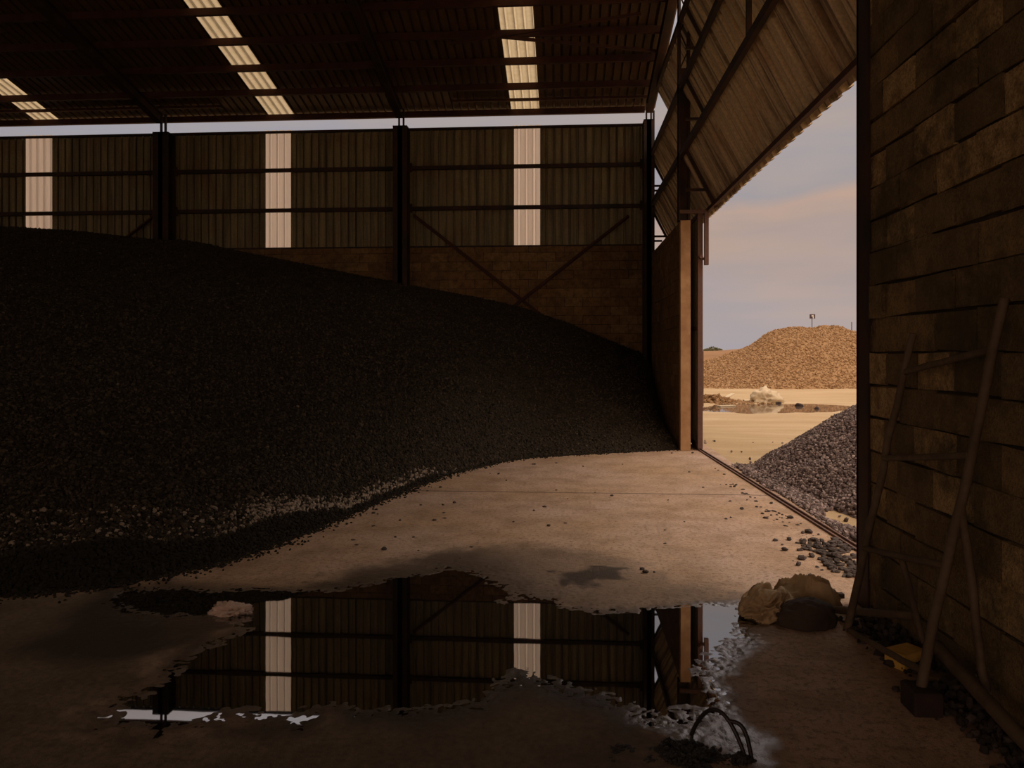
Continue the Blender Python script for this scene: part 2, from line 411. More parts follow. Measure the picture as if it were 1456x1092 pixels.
# ground outside
YP = [(1030, 576), (1080, 574.5), (1100, 574.5), (1140, 576), (1180, 577.5), (1215, 579.5), (1240, 582), (1215, 585.5), (1180, 587.5), (1140, 589), (1090, 590), (1050, 589), (1015, 588), (985, 585), (1000, 580)]
gxx = np.concatenate([np.linspace(2.40, 30, 240), np.linspace(31, 140, 40)]); gyy = np.concatenate([np.linspace(-30, 50, 400), np.linspace(51, 160, 40)])
AX, AY = np.meshgrid(gxx, gyy)
AZ = -0.015 + 0.02 * fbm(AX * 0.4, AY * 0.4, octs=4, seed=31)
AZ = np.where(AX < 2.6, -0.012, AZ)
ysd = poly_sd(AX, AY, FP(YP)) + 0.25 * fbm(AX * 1.5, AY * 1.5, octs=3, seed=71)
AZ = AZ + (0.032 + np.clip(ysd, -0.6, 0.5) * 0.05 - AZ) * sstep(3.0, 0.6, ysd)
i3 = np.arange(AX.size).reshape(AX.shape)
me = np_mesh('ground', np.stack([AX, AY, AZ], -1).reshape(-1, 3), np.stack([i3[:-1, :-1], i3[:-1, 1:], i3[1:, 1:], i3[1:, :-1]], -1).reshape(-1, 4), None, True)
tag(link('ground', me, M['yard']), 'pale tan earth yard outside the doorway', 'ground', kind='structure')
me = np_mesh('ground_front', [(-90, -90, -0.03), (2.4, -90, -0.03), (2.4, -8, -0.03), (-90, -8, -0.03)], [(0, 1, 2, 3)])
tag(link('ground_front', me, M['yard']), 'earth ground in front of the opening added behind the viewer', 'ground', kind='structure')
me = np_mesh('ground_behind', [(-90, 17.3, -0.03), (2.4, 17.3, -0.03), (2.4, 160, -0.03), (-90, 160, -0.03)], [(0, 1, 2, 3)])
tag(link('ground_behind', me, M['yard']), 'earth ground beyond the far wall of the shed', 'ground', kind='structure')

# ------------------------------------------------------------------ block walls
def block_wall(name, mapf, u0, u1, z1, mat, thick, label, cat='wall', bl=0.40, bh=0.20, gap=0.012, jit=0.006, seed=1, ubl=None):
    """mapf(u, z, n) -> xyz, n = 0 at the face, positive into the room"""
    r = random.Random(seed); m = MB(); row = 0; z = 0.0
    def cube(ua, ub, za, zb, na, nb, tone):
        j = lambda: r.uniform(-1, 1) * jit * 0.7
        vs = [mapf(u + j(), zz + j(), nn if nn == nb else nn + 0) for nn in (nb, na) for (u, zz) in ((ua, za), (ub, za), (ub, zb), (ua, zb))]
        m.add(vs, [(3,2,1,0),(4,5,6,7),(0,1,5,4),(1,2,6,5),(2,3,7,6),(3,0,4,7)], tone)
    while z < z1 - 0.02:
        zt = min(z + bh, z1); u = (ubl if ubl is not None else u0) - (bl / 2 if row % 2 else 0)
        while u < u1:
            a, b = max(u, u0), min(u + bl, u1)
            if b - a > 0.03: cube(a + gap / 2, b - gap / 2, z + gap / 2, zt - gap / 2, r.uniform(-jit, jit), -0.05, r.random())
            u += bl
        z = zt; row += 1
    o = m.build(name, mat)
    b = MB(); P, Q = mapf(u0, 0, -0.024), mapf(u1, z1, -thick)
    b.box([min(p, q) for p, q in zip(P, Q)], [max(p, q) for p, q in zip(P, Q)])
    s = b.build('mortar_core', M['mortar']); s.parent = o
    return tag(o, label, cat, kind='structure')

block_wall('wall_right', lambda u, z, n: (XW - n, u, z), -8.0, 4.95, 4.2, M['blocks'], XO - XW, 'near concrete block wall with the pole frame leaning on it', jit=0.013, gap=0.013, seed=5)
block_wall('wall_back', lambda u, z, n: (u, YB - n, z), -13.0, 1.87, 3.93, M['blocks_far'], 0.15, 'low block wall at the far end behind the black gravel', seed=9, gap=0.01)
MB().box((-26, YB, 0), (-13.0, YB + 0.15, 3.93)).build('wall_back_end', M['blocks_far']).parent = bpy.data.objects['wall_back']
block_wall('wall_far_right', lambda u, z, n: (XW - n, u, z), 12.55, YB, 3.72, M['blocks_far'], XO - XW, 'block wall stub between the doorway and the far corner', seed=13, jit=0.004, gap=0.008)
jam = MB().box((XW - 0.005, 12.42, 0), (XO + 0.005, 12.56, 3.72)).build('trim_1', M['jamb'], bevel=0.006)
tag(jam, 'pale plastered end post of the stub wall at the far side of the doorway', 'door post', kind='structure')

# rest of the shell, never seen from here but closing the shed except at the front opening
MB().box((-26.2, -8, 0), (-26, 17.3, 7.2)).build('wall_left', M['sheet'])
tag(bpy.data.objects['wall_left'], 'sheeted side wall far to the side of the gravel', 'wall', kind='structure')
MB().box((-26, -8.2, 0), (-14, -8, 11)).box((1.2, -8.2, 0), (1.9, -8, 11)).box((-14, -8.2, 5.6), (1.2, -8, 11)).build('wall_front', M['sheet'])  # wide unseen opening, added to let fill light onto the near wall
tag(bpy.data.objects['wall_front'], 'sheeted wall behind the viewer with an opening added for light', 'wall', kind='structure')
MB().box((XW + 0.02, -8, 4.2), (XO, 4.95, 11)).build('wall_right_upper', M['sheet'])
tag(bpy.data.objects['wall_right_upper'], 'sheeting above the near block wall', 'wall', kind='structure')

# ------------------------------------------------------------------ far wall sheeting with clear strips
YC = YB + 0.10
sx = [(at_y(a, 260, YC)[0], at_y(b, 260, YC)[0]) for a, b in ((35, 75), (376, 415.5), (729, 770))]
pitch_x = sx[2][0] - sx[1][0]
sx = [(sx[0][0] - pitch_x, sx[0][1] - pitch_x)] + sx
zb, zt = 3.86, 6.60
X0 = -26.0; X1 = at_y(928, 260, YC)[0]
spans = []; cur = 0.0
for a, b in sx: spans.append((cur, a - X0 + 0.03)); cur = b - X0 - 0.03
spans.append((cur, X1 - X0))
tag(corrugated('wall_back_sheeting', (X0, YC, zb), (1, 0, 0), (0, 0, 1), 0, zt - zb, M['sheet'], normal=(0, 1, 0), spans=spans), 'dull olive ribbed sheeting above the far block wall', 'wall', kind='structure')
names = ['on the far wall outside the picture to the side', 'nearest the left edge on the far wall', 'in the middle bay of the far wall', 'nearest the doorway on the far wall']
for i, (a, b) in enumerate(sx):
    o = corrugated('window_%d' % (i + 1), (a, YC + 0.012, zb + 0.02), (1, 0, 0), (0, 0, 1), b - a, zt - zb + 0.03, M['strip_wall'], pitch=0.17, rib=0.065, normal=(0, 1, 0))
    tag(o, 'pale clear ribbed strip ' + names[i], 'window', 'clear strips in the far wall', 'structure')

# horizontal girts, top rail
def member(name, label, cat, mb, mat, group=None):
    return tag(mb.build(name, mat), label, cat, group, 'structure')
zg = [at_y(395, 242, YB)[2], at_y(395, 299, YB)[2]]
for z, w in zip(zg, ('upper', 'lower')):
    member('girt_beam', '%s dark horizontal rail crossing the far wall sheeting' % w, 'beam', MB().bar((X0, YB + 0.03, z), (X1, YB + 0.03, z), 0.06, 0.085), M['steel'], 'rails on the far wall')
member('top_rail_beam', 'thin rail along the top edge of the far wall sheeting', 'beam', MB().bar((X0, YB + 0.03, zt - 0.02), (X1, YB + 0.03, zt - 0.02), 0.05, 0.05), M['steel'], 'rails on the far wall')
member('ledge_beam', 'rail where the far sheeting meets the block wall', 'beam', MB().bar((X0, YB + 0.045, 3.94), (X1, YB + 0.045, 3.94), 0.08, 0.04), M['steel'], 'rails on the far wall')

# ------------------------------------------------------------------ roof
PT = 0.214                                   # pitch
ZE = 1.6 + (500 - 160.5) / F * 17.05           # eave height of the sheet
YE = 17.05
def roof_z(y): return ZE + PT * (YE - y)
YR = 2.0
dn = np.array([0, -1, PT]); Ls = math.sqrt(1 + PT * PT) * (YE - YR)
nrm = np.array([0, -PT, -1.0]); nrm /= np.linalg.norm(nrm)
def roof_at(px, py):
    d = ray(px, py); t = (ZE + PT * YE - EYE) / (d[2] + PT * d[1]); return d * t + np.array([0, 0, EYE])
rs = [(roof_at(a, y)[0], roof_at(b, y)[0]) for a, b, y in ((50, 87, 171), (381, 420, 163), (726, 768, 157))]
px_ = rs[2][0] - rs[1][0]
rs = [(rs[0][0] - px_, rs[0][1] - px_)] + rs
RX1 = 2.0
spans = []; cur = 0.0
for a, b in rs: spans.append((cur, a - X0 + 0.02)); cur = b - X0 - 0.02
spans.append((cur, RX1 - X0))
tag(corrugated('ceiling', (X0, YE, ZE), (1, 0, 0), dn, 0, Ls, M['roofsheet'], normal=-nrm, spans=spans), 'brown ribbed roof sheeting overhead', 'roof', kind='structure')
names = ['outside the picture to the side', 'nearest the left edge of the roof', 'running up the middle of the roof', 'nearest the doorway in the roof']
for i, (a, b) in enumerate(rs):
    o = corrugated('window_%d' % (i + 5), (a, YE - 0.02, ZE - 0.004 + 0.02 * PT), (1, 0, 0), dn, b - a, Ls, M['strip_roof'], pitch=0.17, rib=0.06, normal=-nrm)
    tag(o, 'yellowed clear roof strip ' + names[i], 'skylight', 'clear strips in the roof', 'structure')
dn2 = np.array([0, -1, -PT])
tag(corrugated('ceiling_near', (X0, YR, roof_z(YR)), (1, 0, 0), dn2, RX1 - X0, 10.6, M['roofsheet'], normal=(0, 0, -1)), 'roof slope behind the viewer', 'roof', kind='structure')
# purlins
yp = [16.82, 16.38, 15.80, 14.92, 14.06, 13.2, 12.3, 11.4, 10.5, 9.6, 8.7, 7.8, 6.9, 6.0, 5.1, 4.2, 3.3, 2.4]
words_ = ['along the eave', 'just above the eave', 'third up from the eave', 'fourth up from the eave', 'fifth up from the eave', 'sixth up from the eave']
for i, y in enumerate(yp):
    h = 0.05 if i == 1 else 0.13; w = 0.07
    zc = roof_z(y) - 0.035 - h / 2
    lb = 'red brown roof purlin ' + (words_[i] if i < 6 else 'high in the roof above the top of the picture')
    m = MB()
    for a, b in ([(X0, -7.6), (-2.45, 1.75)] if i == 1 else [(X0, 1.75)]): m.box((a, y - w / 2, zc - h / 2), (b, y + w / 2, zc + h / 2))
    member('purlin_beam', lb, 'beam', m, M['purlin'], 'roof purlins')
# columns and rafters
cols = [(221.5, 243.5), (560.5, 580.5), (914.5, 929.5)]
cx = []
cn = ['third from the doorway', 'between the two middle clear strips', 'in the far corner by the doorway']
for i, (a, b) in enumerate(cols):
    xa, xb = at_y(a, 260, YB - 0.2)[0], at_y(b, 260, YB - 0.2)[0]; xc = (xa + xb) / 2; cx.append(xc)
    m = MB(); ztop = at_y((a + b) / 2, 188 - i * 9, YB - 0.3)[2]
    y0, y1 = YB - 0.34, YB - 0.01
    m.box((xa, y0, 0), (xb, y0 + 0.016, ztop)); m.box((xa, y1 - 0.016, 0), (xb, y1, ztop)); m.box((xc - 0.05, y0, 0), (xc + 0.05, y1, ztop))
    m.box((xa, y0, ztop - 0.02), (xb, y1, ztop))
    for s in (-0.045, 0.055): m.box((xc + s - 0.016, y0 + 0.1, ztop), (xc + s + 0.016, y0 + 0.16, roof_z(y0 + 0.1) - 0.1))
    # gussets where the girts meet
    for z in zg: m.box((xa - 0.05, y1 - 0.03, z - 0.10), (xb + 0.05, y1, z + 0.10))
    o = member('steel_column', 'dark steel column against the far wall ' + cn[i], 'column', m, M['steel'], 'columns on the far wall')
for i, xc in enumerate([cx[0] - (cx[1] - cx[0])] + cx):
    m = MB(); y0, y1 = YB - 0.36, YR
    for (dz, h, w) in ((-0.17, 0.014, 0.15), (-0.37, 0.014, 0.15), (-0.27, 0.20, 0.03)):
        m.bar((xc, y0, roof_z(y0) + dz), (xc, y1, roof_z(y1) + dz), w, h)
    member('rafter_beam', 'dark steel rafter rising from the ' + ['column outside the picture', 'column third from the doorway', 'column between the middle clear strips', 'corner column by the doorway'][i], 'rafter', m, M['steel'], 'roof rafters')
# roof braces
def lower(p, dz): p = np.array(p); p[2] -= dz; return p
for a, b, w in (((640, 43), (912, -1), 'higher'), ((700, 32), (934, 54), 'lower')):
    member('roof_brace_beam', 'thin %s brace crossing under the roof strip by the doorway' % w, 'brace', MB().bar(lower(roof_at(*a), 0.25), lower(roof_at(*b), 0.25), 0.05, 0.05), M['purlin'], 'roof braces')
# wall braces
for a, b, w in (((588, 306), (768, 447), 'descending to the right from the middle column'), ((894, 307), (700, 460), 'descending to the left from the corner column'), ((218, 308), (120, 385), 'beside the column third from the doorway')):
    yy = YB - 0.10 if 'left' in w else YB - 0.06
    member('wall_brace_beam', 'diagonal angle brace on the far wall ' + w, 'brace', MB().bar(at_y(*a, yy), at_y(*b, yy), 0.03, 0.075, (0, 1, 0)).bar(at_y(*a, yy + 0.02), at_y(*b, yy + 0.02), 0.075, 0.012, (0, 1, 0)), M['purlin'], 'wall braces')

# ------------------------------------------------------------------ doorway: near column, far column, louvres
YN = 4.95
m = MB(); m.box((XW - 0.02, YN - 0.16, 0), (XW - 0.004, YN + 0.02, 9.2)); m.box((XO, YN - 0.16, 0), (XO + 0.014, YN + 0.02, 9.2)); m.box((XW - 0.02, YN - 0.01, 0), (XO, YN + 0.01, 9.2))
member('door_jamb_column', 'dark steel column at the near edge of the doorway', 'column', m, M['steel'])
m = MB(); y0, y1 = 12.45, 12.62
for xx in (XW - 0.03, XW + 0.12): m.box((xx, y0, 3.72), (xx + 0.035, y1, roof_z(12.5) - 0.2))
z = 3.8; k = 0
while z < 7.3:
    a, b = (XW, XW + 0.13) if k % 2 == 0 else (XW + 0.13, XW)
    m.bar((a, y0 + 0.08, z), (b, y0 + 0.08, z + 0.3), 0.02, 0.02, (0, 1, 0)); z += 0.3; k += 1
m.box((XW - 0.03, y0 + 0.04, 3.72), (XW + 0.155, y1 - 0.04, 6.2))
member('far_jamb_column', 'latticed steel column above the pale door post', 'column', m, M['steel'])
# corner post on the outside of the far corner
cp = at_y(929.5, 300, YB)
member('corner_post_column', 'thin steel post at the open far corner', 'column', MB().box((cp[0] - 0.02, YB - 0.05, 0), (cp[0] + 0.015, YB + 0.02, roof_z(YB) - 0.15)), M['steel'])

gz = [4.77, 5.87, 6.97, 8.07]
EO, ED = 0.50, 0.96                     # how far a louvre leans out and how far it drops
YL0 = YN - 0.1; YL1 = YB
ln = ['lowest', 'second', 'third', 'topmost']
for i, z in enumerate(gz):
    yend = YL1 if z < 6.6 else min(YL1, YE - (z + 0.25 - ZE) / PT)
    root = empty('louvre_canopy', (XW, YL0, z))
    tag(root, ln[i] + ' ribbed louvre sloping outward above the doorway', 'louvre', 'louvres above the doorway', 'structure')
    L = yend - YL0
    nn = np.array([ED, 0, EO]) / math.hypot(ED, EO)
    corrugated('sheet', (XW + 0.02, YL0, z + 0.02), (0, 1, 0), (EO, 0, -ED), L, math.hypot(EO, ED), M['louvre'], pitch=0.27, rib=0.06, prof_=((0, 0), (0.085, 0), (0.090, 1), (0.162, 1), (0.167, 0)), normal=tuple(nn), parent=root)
    MB().bar((XW, YL0, z), (XW, yend, z), 0.06, 0.10).build('girt', M['steel'], root)
    MB().bar((XW + EO - 0.065, YL0, z - ED + 0.07), (XW + EO - 0.065, yend, z - ED + 0.07), 0.05, 0.06).build('edge_tube', M['purlin'], root)
    for yy in (11.95, 16.72):
        if yy > yend - 0.02: continue
        MB().bar((XW, yy, z - 0.02), (XW + EO - 0.03, yy, z - ED + 0.02), 0.045, 0.045).build('strut', M['steel'], root)
        MB().bar((XW, yy, z - 0.66), (XW + 0.32, yy, z - 0.66), 0.04, 0.04).build('tie', M['steel'], root)
hp = at_x(1064, 72, XW)
member('hanger_beam', 'vertical steel hanger rising from the lowest louvre rail', 'beam', MB().box((XW - 0.02, hp[1] - 0.03, 4.78), (XW + 0.03, hp[1] + 0.03, roof_z(hp[1]) - 0.2)), M['steel'])
# small rails at the far end of the door-side wall
for z, w in ((4.02, 'lowest'), (5.12, 'middle'), (6.2, 'top')):
    member('stub_rail_beam', w + ' short rail bridging the open far corner', 'beam', MB().bar((cp[0], YB - 0.02, z), (XW + 0.25, YB - 0.02, z), 0.03, 0.04), M['steel'], 'short rails at the far corner')

# sliding door leaf parked outside, with hanger and rail
dx0, dx1, dy0, dy1, dz1 = 2.145, 2.225, 12.45, 16.7, 3.86
door = empty('door_1', (2.18, 12.45, 0.02)); tag(door, 'sliding sheet door parked open outside the stub wall', 'door', kind='structure')
MB().box((dx0, dy0, 0.03), (dx1, dy0 + 0.06, dz1)).build('stile', M['rust_steel'], door, 0.004)
MB().box((dx0, dy1 - 0.06, 0.03), (dx1, dy1, dz1)).build('stile', M['rust_steel'], door, 0.004)
for z in (0.05, 1.95, dz1 - 0.08): MB().box((dx0, dy0 + 0.06, z), (dx1, dy1 - 0.06, z + 0.06)).build('rail', M['rust_steel'], door)
corrugated('panel', (dx1 - 0.01, dy0 + 0.06, 0.05), (0, 1, 0), (0, 0, 1), dy1 - dy0 - 0.12, dz1 - 0.1, M['sheet'], normal=(-1, 0, 0), parent=door)
hz = at_depth(1000, 304, 12.45)
br = empty('hanger_bracket', (2.2, 12.4, 3.85)); tag(br, 'hooked steel hanger bracket at the top of the parked door', 'bracket')
p0, p1, p2 = at_depth(964, 304, 12.42), at_depth(1001, 304, 12.42), at_depth(1001, 379, 12.42)
MB().bar((p0[0], 12.40, p0[2]), (p1[0] + 0.03, 12.40, p0[2]), 0.05, 0.055).build('arm', M['rust_steel'], br)
MB().box((p1[0] - 0.035, 12.37, p2[2]), (p1[0] + 0.035, 12.43, p0[2])).build('drop_leg', M['rust_steel'], br, 0.006)
q0 = at_depth(990, 370, 12.42)
MB().bar((dx1 - 0.005, 12.42, q0[2]), (p1[0] - 0.02, 12.42, q0[2]), 0.04, 0.04).tube([(q0[0] + 0.04, 12.36, q0[2] + 0.03), (q0[0] + 0.04, 12.46, q0[2] + 0.03)], 0.03).build('roller', M['rust_steel'], br)
r0, r1 = at_floor(982, 632), at_floor(1204, 772)
rdir = (r1 - r0) / np.linalg.norm(r1 - r0); rsd = np.array([-rdir[1], rdir[0], 0])
r1b = r1 + rdir * 1.0
m = MB()
for s in (-0.028, 0.028): m.bar(r0 + rsd * s + np.array([0, 0, 0.006]), r1b + rsd * s + np.array([0, 0, 0.006]), 0.014, 0.03)
m.bar(r0 + np.array([0, 0, -0.004]), r1b + np.array([0, 0, -0.004]), 0.05, 0.012)
tag(m.build('door_track', M['rust_steel']), 'double steel door track across the doorway threshold', 'rail')

# ------------------------------------------------------------------ stones
phi = (1 + 5 ** 0.5) / 2
ICO_V = np.array([(-1,phi,0),(1,phi,0),(-1,-phi,0),(1,-phi,0),(0,-1,phi),(0,1,phi),(0,-1,-phi),(0,1,-phi),(phi,0,-1),(phi,0,1),(-phi,0,-1),(-phi,0,1)]) / math.hypot(1, phi)
ICO_F = np.array([(0,11,5),(0,5,1),(0,1,7),(0,7,10),(0,10,11),(1,5,9),(5,11,4),(11,10,2),(10,7,6),(7,1,8),(3,9,4),(3,4,2),(3,2,6),(3,6,8),(3,8,9),(4,9,5),(2,4,11),(6,2,10),(8,6,7),(9,8,1)])
def stone_cloud(P, size, tone, seed=0):
    g = np.random.default_rng(seed); n = len(P)
    V = np.repeat(ICO_V[None], n, 0) * g.uniform(0.72, 1.15, (n, 12, 1))
    V = V * g.uniform(0.65, 1.25, (n, 1, 3)) * np.array([1, 1, 0.85])
    qv = g.normal(size=(n, 4)); qv /= np.linalg.norm(qv, axis=1, keepdims=True)
    w, x, y, z = qv.T
    R = np.stack([np.stack([1-2*(y*y+z*z), 2*(x*y-z*w), 2*(x*z+y*w)], -1), np.stack([2*(x*y+z*w), 1-2*(x*x+z*z), 2*(y*z-x*w)], -1), np.stack([2*(x*z-y*w), 2*(y*z+x*w), 1-2*(x*x+y*y)], -1)], 1)
    V = np.einsum('nij,nkj->nki', R, V) * np.asarray(size)[:, None, None] + np.asarray(P)[:, None, :]
    Fc = ICO_F[None] + 12 * np.arange(n)[:, None, None]
    return V.reshape(-1, 3), Fc.reshape(-1, 3), np.repeat(np.asarray(tone), 12)

def heap(name, GV, quads_tri, P, size, tone, mat, base_tone=0.15, seed=0):
    """ground surface of a heap and its stones, one mesh"""
    V, Fc, T = stone_cloud(P, size, tone, seed)
    n0 = len(GV)
    V = np.concatenate([GV, V]); Fc = np.concatenate([quads_tri, Fc + n0]); T = np.concatenate([np.full(n0, base_tone), T])
    return link(name, np_mesh(name, V, Fc, {'tone': T}), mat)
def grid_tris(nu, nv):
    i = np.arange(nu * nv).reshape(nu, nv); a, b, c_, d = i[:-1, :-1].ravel(), i[1:, :-1].ravel(), i[1:, 1:].ravel(), i[:-1, 1:].ravel()
    return np.concatenate([np.stack([a, b, c_], -1), np.stack([a, c_, d], -1)])

# the black gravel filling the shed's far side
PAIRS = [((-700, 925), (-520, 322)), ((-300, 880), (-250, 321)), ((0, 848), (0, 322)), ((90, 842), (100, 328)), ((170, 832), (180, 337)), ((260, 815), (300, 352)), ((340, 794), (400, 369)), ((430, 761), (500, 390)),
         ((520, 722), (600, 409)), ((588, 693), (700, 428)), ((650, 671), (755, 442)), ((735, 652), (805, 460)), ((835, 646), (862, 482)), ((905, 642), (921, 506))]
toe = [np.array([*at_floor(*a)[:2], -0.02]) for a, b in PAIRS]; crest = [at_y(*b, YB - 0.02) for a, b in PAIRS]
SIDE = [((935, 641), (933, 556)), ((948, 640), (944, 597)), ((957, 640), (952, 622)), ((962, 639.5), (958, 634))]
toe += [np.array([*at_floor(*a)[:2], -0.02]) for a, b in SIDE]; crest += [at_x(*b, XW - 0.01) for a, b in SIDE]
toe, crest = np.array(toe), np.array(crest)
s = np.linspace(0, 1, len(toe))
NU, NV = 300, 240
us = np.linspace(0, 1, NU)
def cinterp(A): return np.stack([np.interp(us, s, A[:, k]) for k in range(3)], -1)
TO, CR = cinterp(toe), cinterp(crest)
ker = np.ones(9) / 9
def smooth(A): 
    B = A.copy()
    for k in range(3): B[4:-4, k] = np.convolve(A[:, k], ker, 'valid')
    return B
TO = smooth(TO)
vv = np.linspace(0, 1, NV) ** 1.15
g = 1 - (1 - vv) ** 1.28
UU = TO[:, None, :] * (1 - vv)[None, :, None] + CR[:, None, :] * vv[None, :, None]
UU[:, :, 2] = TO[:, None, 2] * (1 - g)[None] + CR[:, None, 2] * g[None]
edge = np.minimum(1, np.minimum(vv, (1 - vv)) * 14)[None]
UU[:, :, 2] += edge * (0.10 * fbm(UU[:, :, 0] * 0.5, UU[:, :, 1] * 0.5, octs=3, seed=41) + 0.035 * fbm(UU[:, :, 0] * 3, UU[:, :, 1] * 3, octs=3, seed=43))
UU[:, :, 0] = np.minimum(UU[:, :, 0], XW - 0.012)
NS = 130000
def sample_grid(G, n, weight, g_):
    nu, nv, _ = G.shape
    a = G[1:, :-1] - G[:-1, :-1]; b = G[:-1, 1:] - G[:-1, :-1]
    A = np.linalg.norm(np.cross(a, b), axis=-1); W = A * weight(G[:-1, :-1]); W = W.ravel() / W.sum()
    k = g_.choice(len(W), n, p=W); i, j = np.divmod(k, nv - 1); fu, fv = g_.random(n), g_.random(n)
    P = (G[i, j] * ((1-fu)*(1-fv))[:, None] + G[i+1, j] * (fu*(1-fv))[:, None] + G[i, j+1] * ((1-fu)*fv)[:, None] + G[i+1, j+1] * (fu*fv)[:, None])
    return P, (i + fu) / (nu - 1), (j + fv) / (nv - 1)
def view_w(G):
    xc = G[..., 0] * CT + G[..., 1] * ST; d = -G[..., 0] * ST + G[..., 1] * CT
    inside = (np.abs(xc / np.maximum(d, .1)) < 0.75)
    return np.where(inside, 1.0, 0.03) / np.maximum(d, 2) ** 1.5
P, pu, pv = sample_grid(UU, NS, view_w, np.random.default_rng(3))
vq = pv ** 1.15
tone = np.random.default_rng(4).beta(1.2, 2.4, NS) * 0.68
n5 = fbm(P[:, 0] * 1.2, P[:, 1] * 1.2, octs=3, seed=77)
su = 0.5 + 0 * pu
wb = np.interp(pu, [0.1, 0.3, 0.42, 0.52, 0.62, 0.8], [0.030, 0.032, 0.032, 0.018, 0.010, 0.0]) + 0.010 * n5
pale_band = sstep(wb, wb + 0.006, vq) * sstep(wb + 0.045, wb + 0.012, vq) * sstep(0.30, 0.40, pu) * sstep(0.60, 0.50, pu)
pick = np.random.default_rng(6).random(NS)
tone = np.where(pick < pale_band * 0.75, 0.75 + 0.25 * pick, tone)
specks = sstep(wb - 0.01, wb, vq) * sstep(wb + 0.06, wb, vq) * sstep(0.45, 0.3, pu)
tone = np.where((pick > 0.9) & (specks > 0.3), 0.8, tone)
wet = sstep(wb + 0.004, wb - 0.004, vq) * sstep(0.8, 0.6, pu)
tone = tone * (1 - 0.85 * wet)
size = np.random.default_rng(5).uniform(0.010, 0.022, NS) * np.where(np.random.default_rng(8).random(NS) < 0.1, 1.4, 1)
P[:, 2] += size * 0.25
ge = np.random.default_rng(71); NE = 5000      # crumbs that have rolled past the toe
iu = ge.choice(NU - 1, NE, p=(lambda q: q / q.sum())(np.linalg.norm(np.diff(TO, axis=0), axis=1) * (np.abs(TO[:-1, 0]) < 8) + 1e-6)); ft = ge.random(NE)
PE = TO[iu] * (1 - ft)[:, None] + TO[iu + 1] * ft[:, None]; tgt = TO[iu + 1] - TO[iu]; nt_ = np.stack([tgt[:, 1], -tgt[:, 0]], -1); nt_ /= np.linalg.norm(nt_, axis=1, keepdims=True) + 1e-9
PE[:, :2] += nt_ * (np.abs(ge.normal(0, 0.07, NE)) * (0.4 + ge.random(NE)) - 0.04)[:, None]; PE[:, 2] = 0.004
P = np.concatenate([P, PE]); tone = np.concatenate([tone, ge.beta(1.1, 3, NE) * 0.4]); size = np.concatenate([size, ge.uniform(0.007, 0.018, NE)])
P[:, 0] = np.minimum(P[:, 0], XW - 0.04)
o = heap('gravel_heap', UU.reshape(-1, 3), grid_tris(NU, NV), P, size, tone, M['gravel'], 0.10, 21)
tag(o, 'huge black gravel heap piled against the far wall inside the shed', 'gravel', kind='stuff')

# grey gravel outside the doorway
def seg_d(X, Y, a, b):
    a, b = np.array(a), np.array(b); e = b - a; tt = np.clip(((X - a[0]) * e[0] + (Y - a[1]) * e[1]) / (e @ e), 0, 1)
    return np.hypot(X - a[0] - tt * e[0], Y - a[1] - tt * e[1])
hx = np.linspace(2.06, 9.0, 140); hy = np.linspace(3.5, 14, 200)
HX, HYY = np.meshgrid(hx, hy, indexing='ij')
def pile_h(X, Y):
    d = seg_d(X, Y, (5.5, 8.4), (5.3, 10.0))
    h = 0.66 * (2.78 - d); h = np.where(h > 1.5, 1.5 + 0.3 * (h - 1.5), h)
    tx = 2.17 + (12.8 - Y) / 6.3 * 0.20
    lip = 0.045 * sstep(3.0, 2.5, X) * sstep(tx + 0.03, tx + 0.14, X) * sstep(4.6, 5.3, Y) * sstep(11.2, 10.4, Y) * (1 - sstep(1.1, 0.75, np.hypot((X - 2.78) / 0.33, (Y - 7.45) / 0.62)))
    return np.maximum(np.maximum(h, np.where(lip > 0.002, lip - 0.028, -0.12)), -0.12) + np.where(h > 0, 0.03, 0.006) * fbm(X * 2.5, Y * 2.5, octs=3, seed=51)
HZ = pile_h(HX, HYY)
HG = np.stack([HX, HYY, HZ], -1)
def ow(G): 
    d = np.hypot(G[..., 0], G[..., 1]); return np.where(G[..., 2] > -0.02, 1, 0.004) / d ** 1.2 * np.where(G[..., 0] < 6.2, 1, 0.15)
P, _, _ = sample_grid(HG, 45000, ow, np.random.default_rng(13))
size = np.random.default_rng(15).uniform(0.014, 0.030, len(P)); P[:, 2] = np.maximum(P[:, 2], -0.012) + size * 0.3
txp = 2.17 + (12.8 - P[:, 1]) / 6.3 * 0.20
okk = (P[:, 0] > txp + 0.045) & ((P[:, 2] > -0.02) | (RNG.random(len(P)) < 0.05))
o = heap('gravel_pile', HG.reshape(-1, 3), grid_tris(140, 200), P[okk], size[okk], np.random.default_rng(16).beta(1.4, 1.5, len(P))[okk], M['gravel_out'], 0.2, 22)
tag(o, 'grey gravel pile just outside the doorway spilling over the track', 'gravel', kind='stuff')

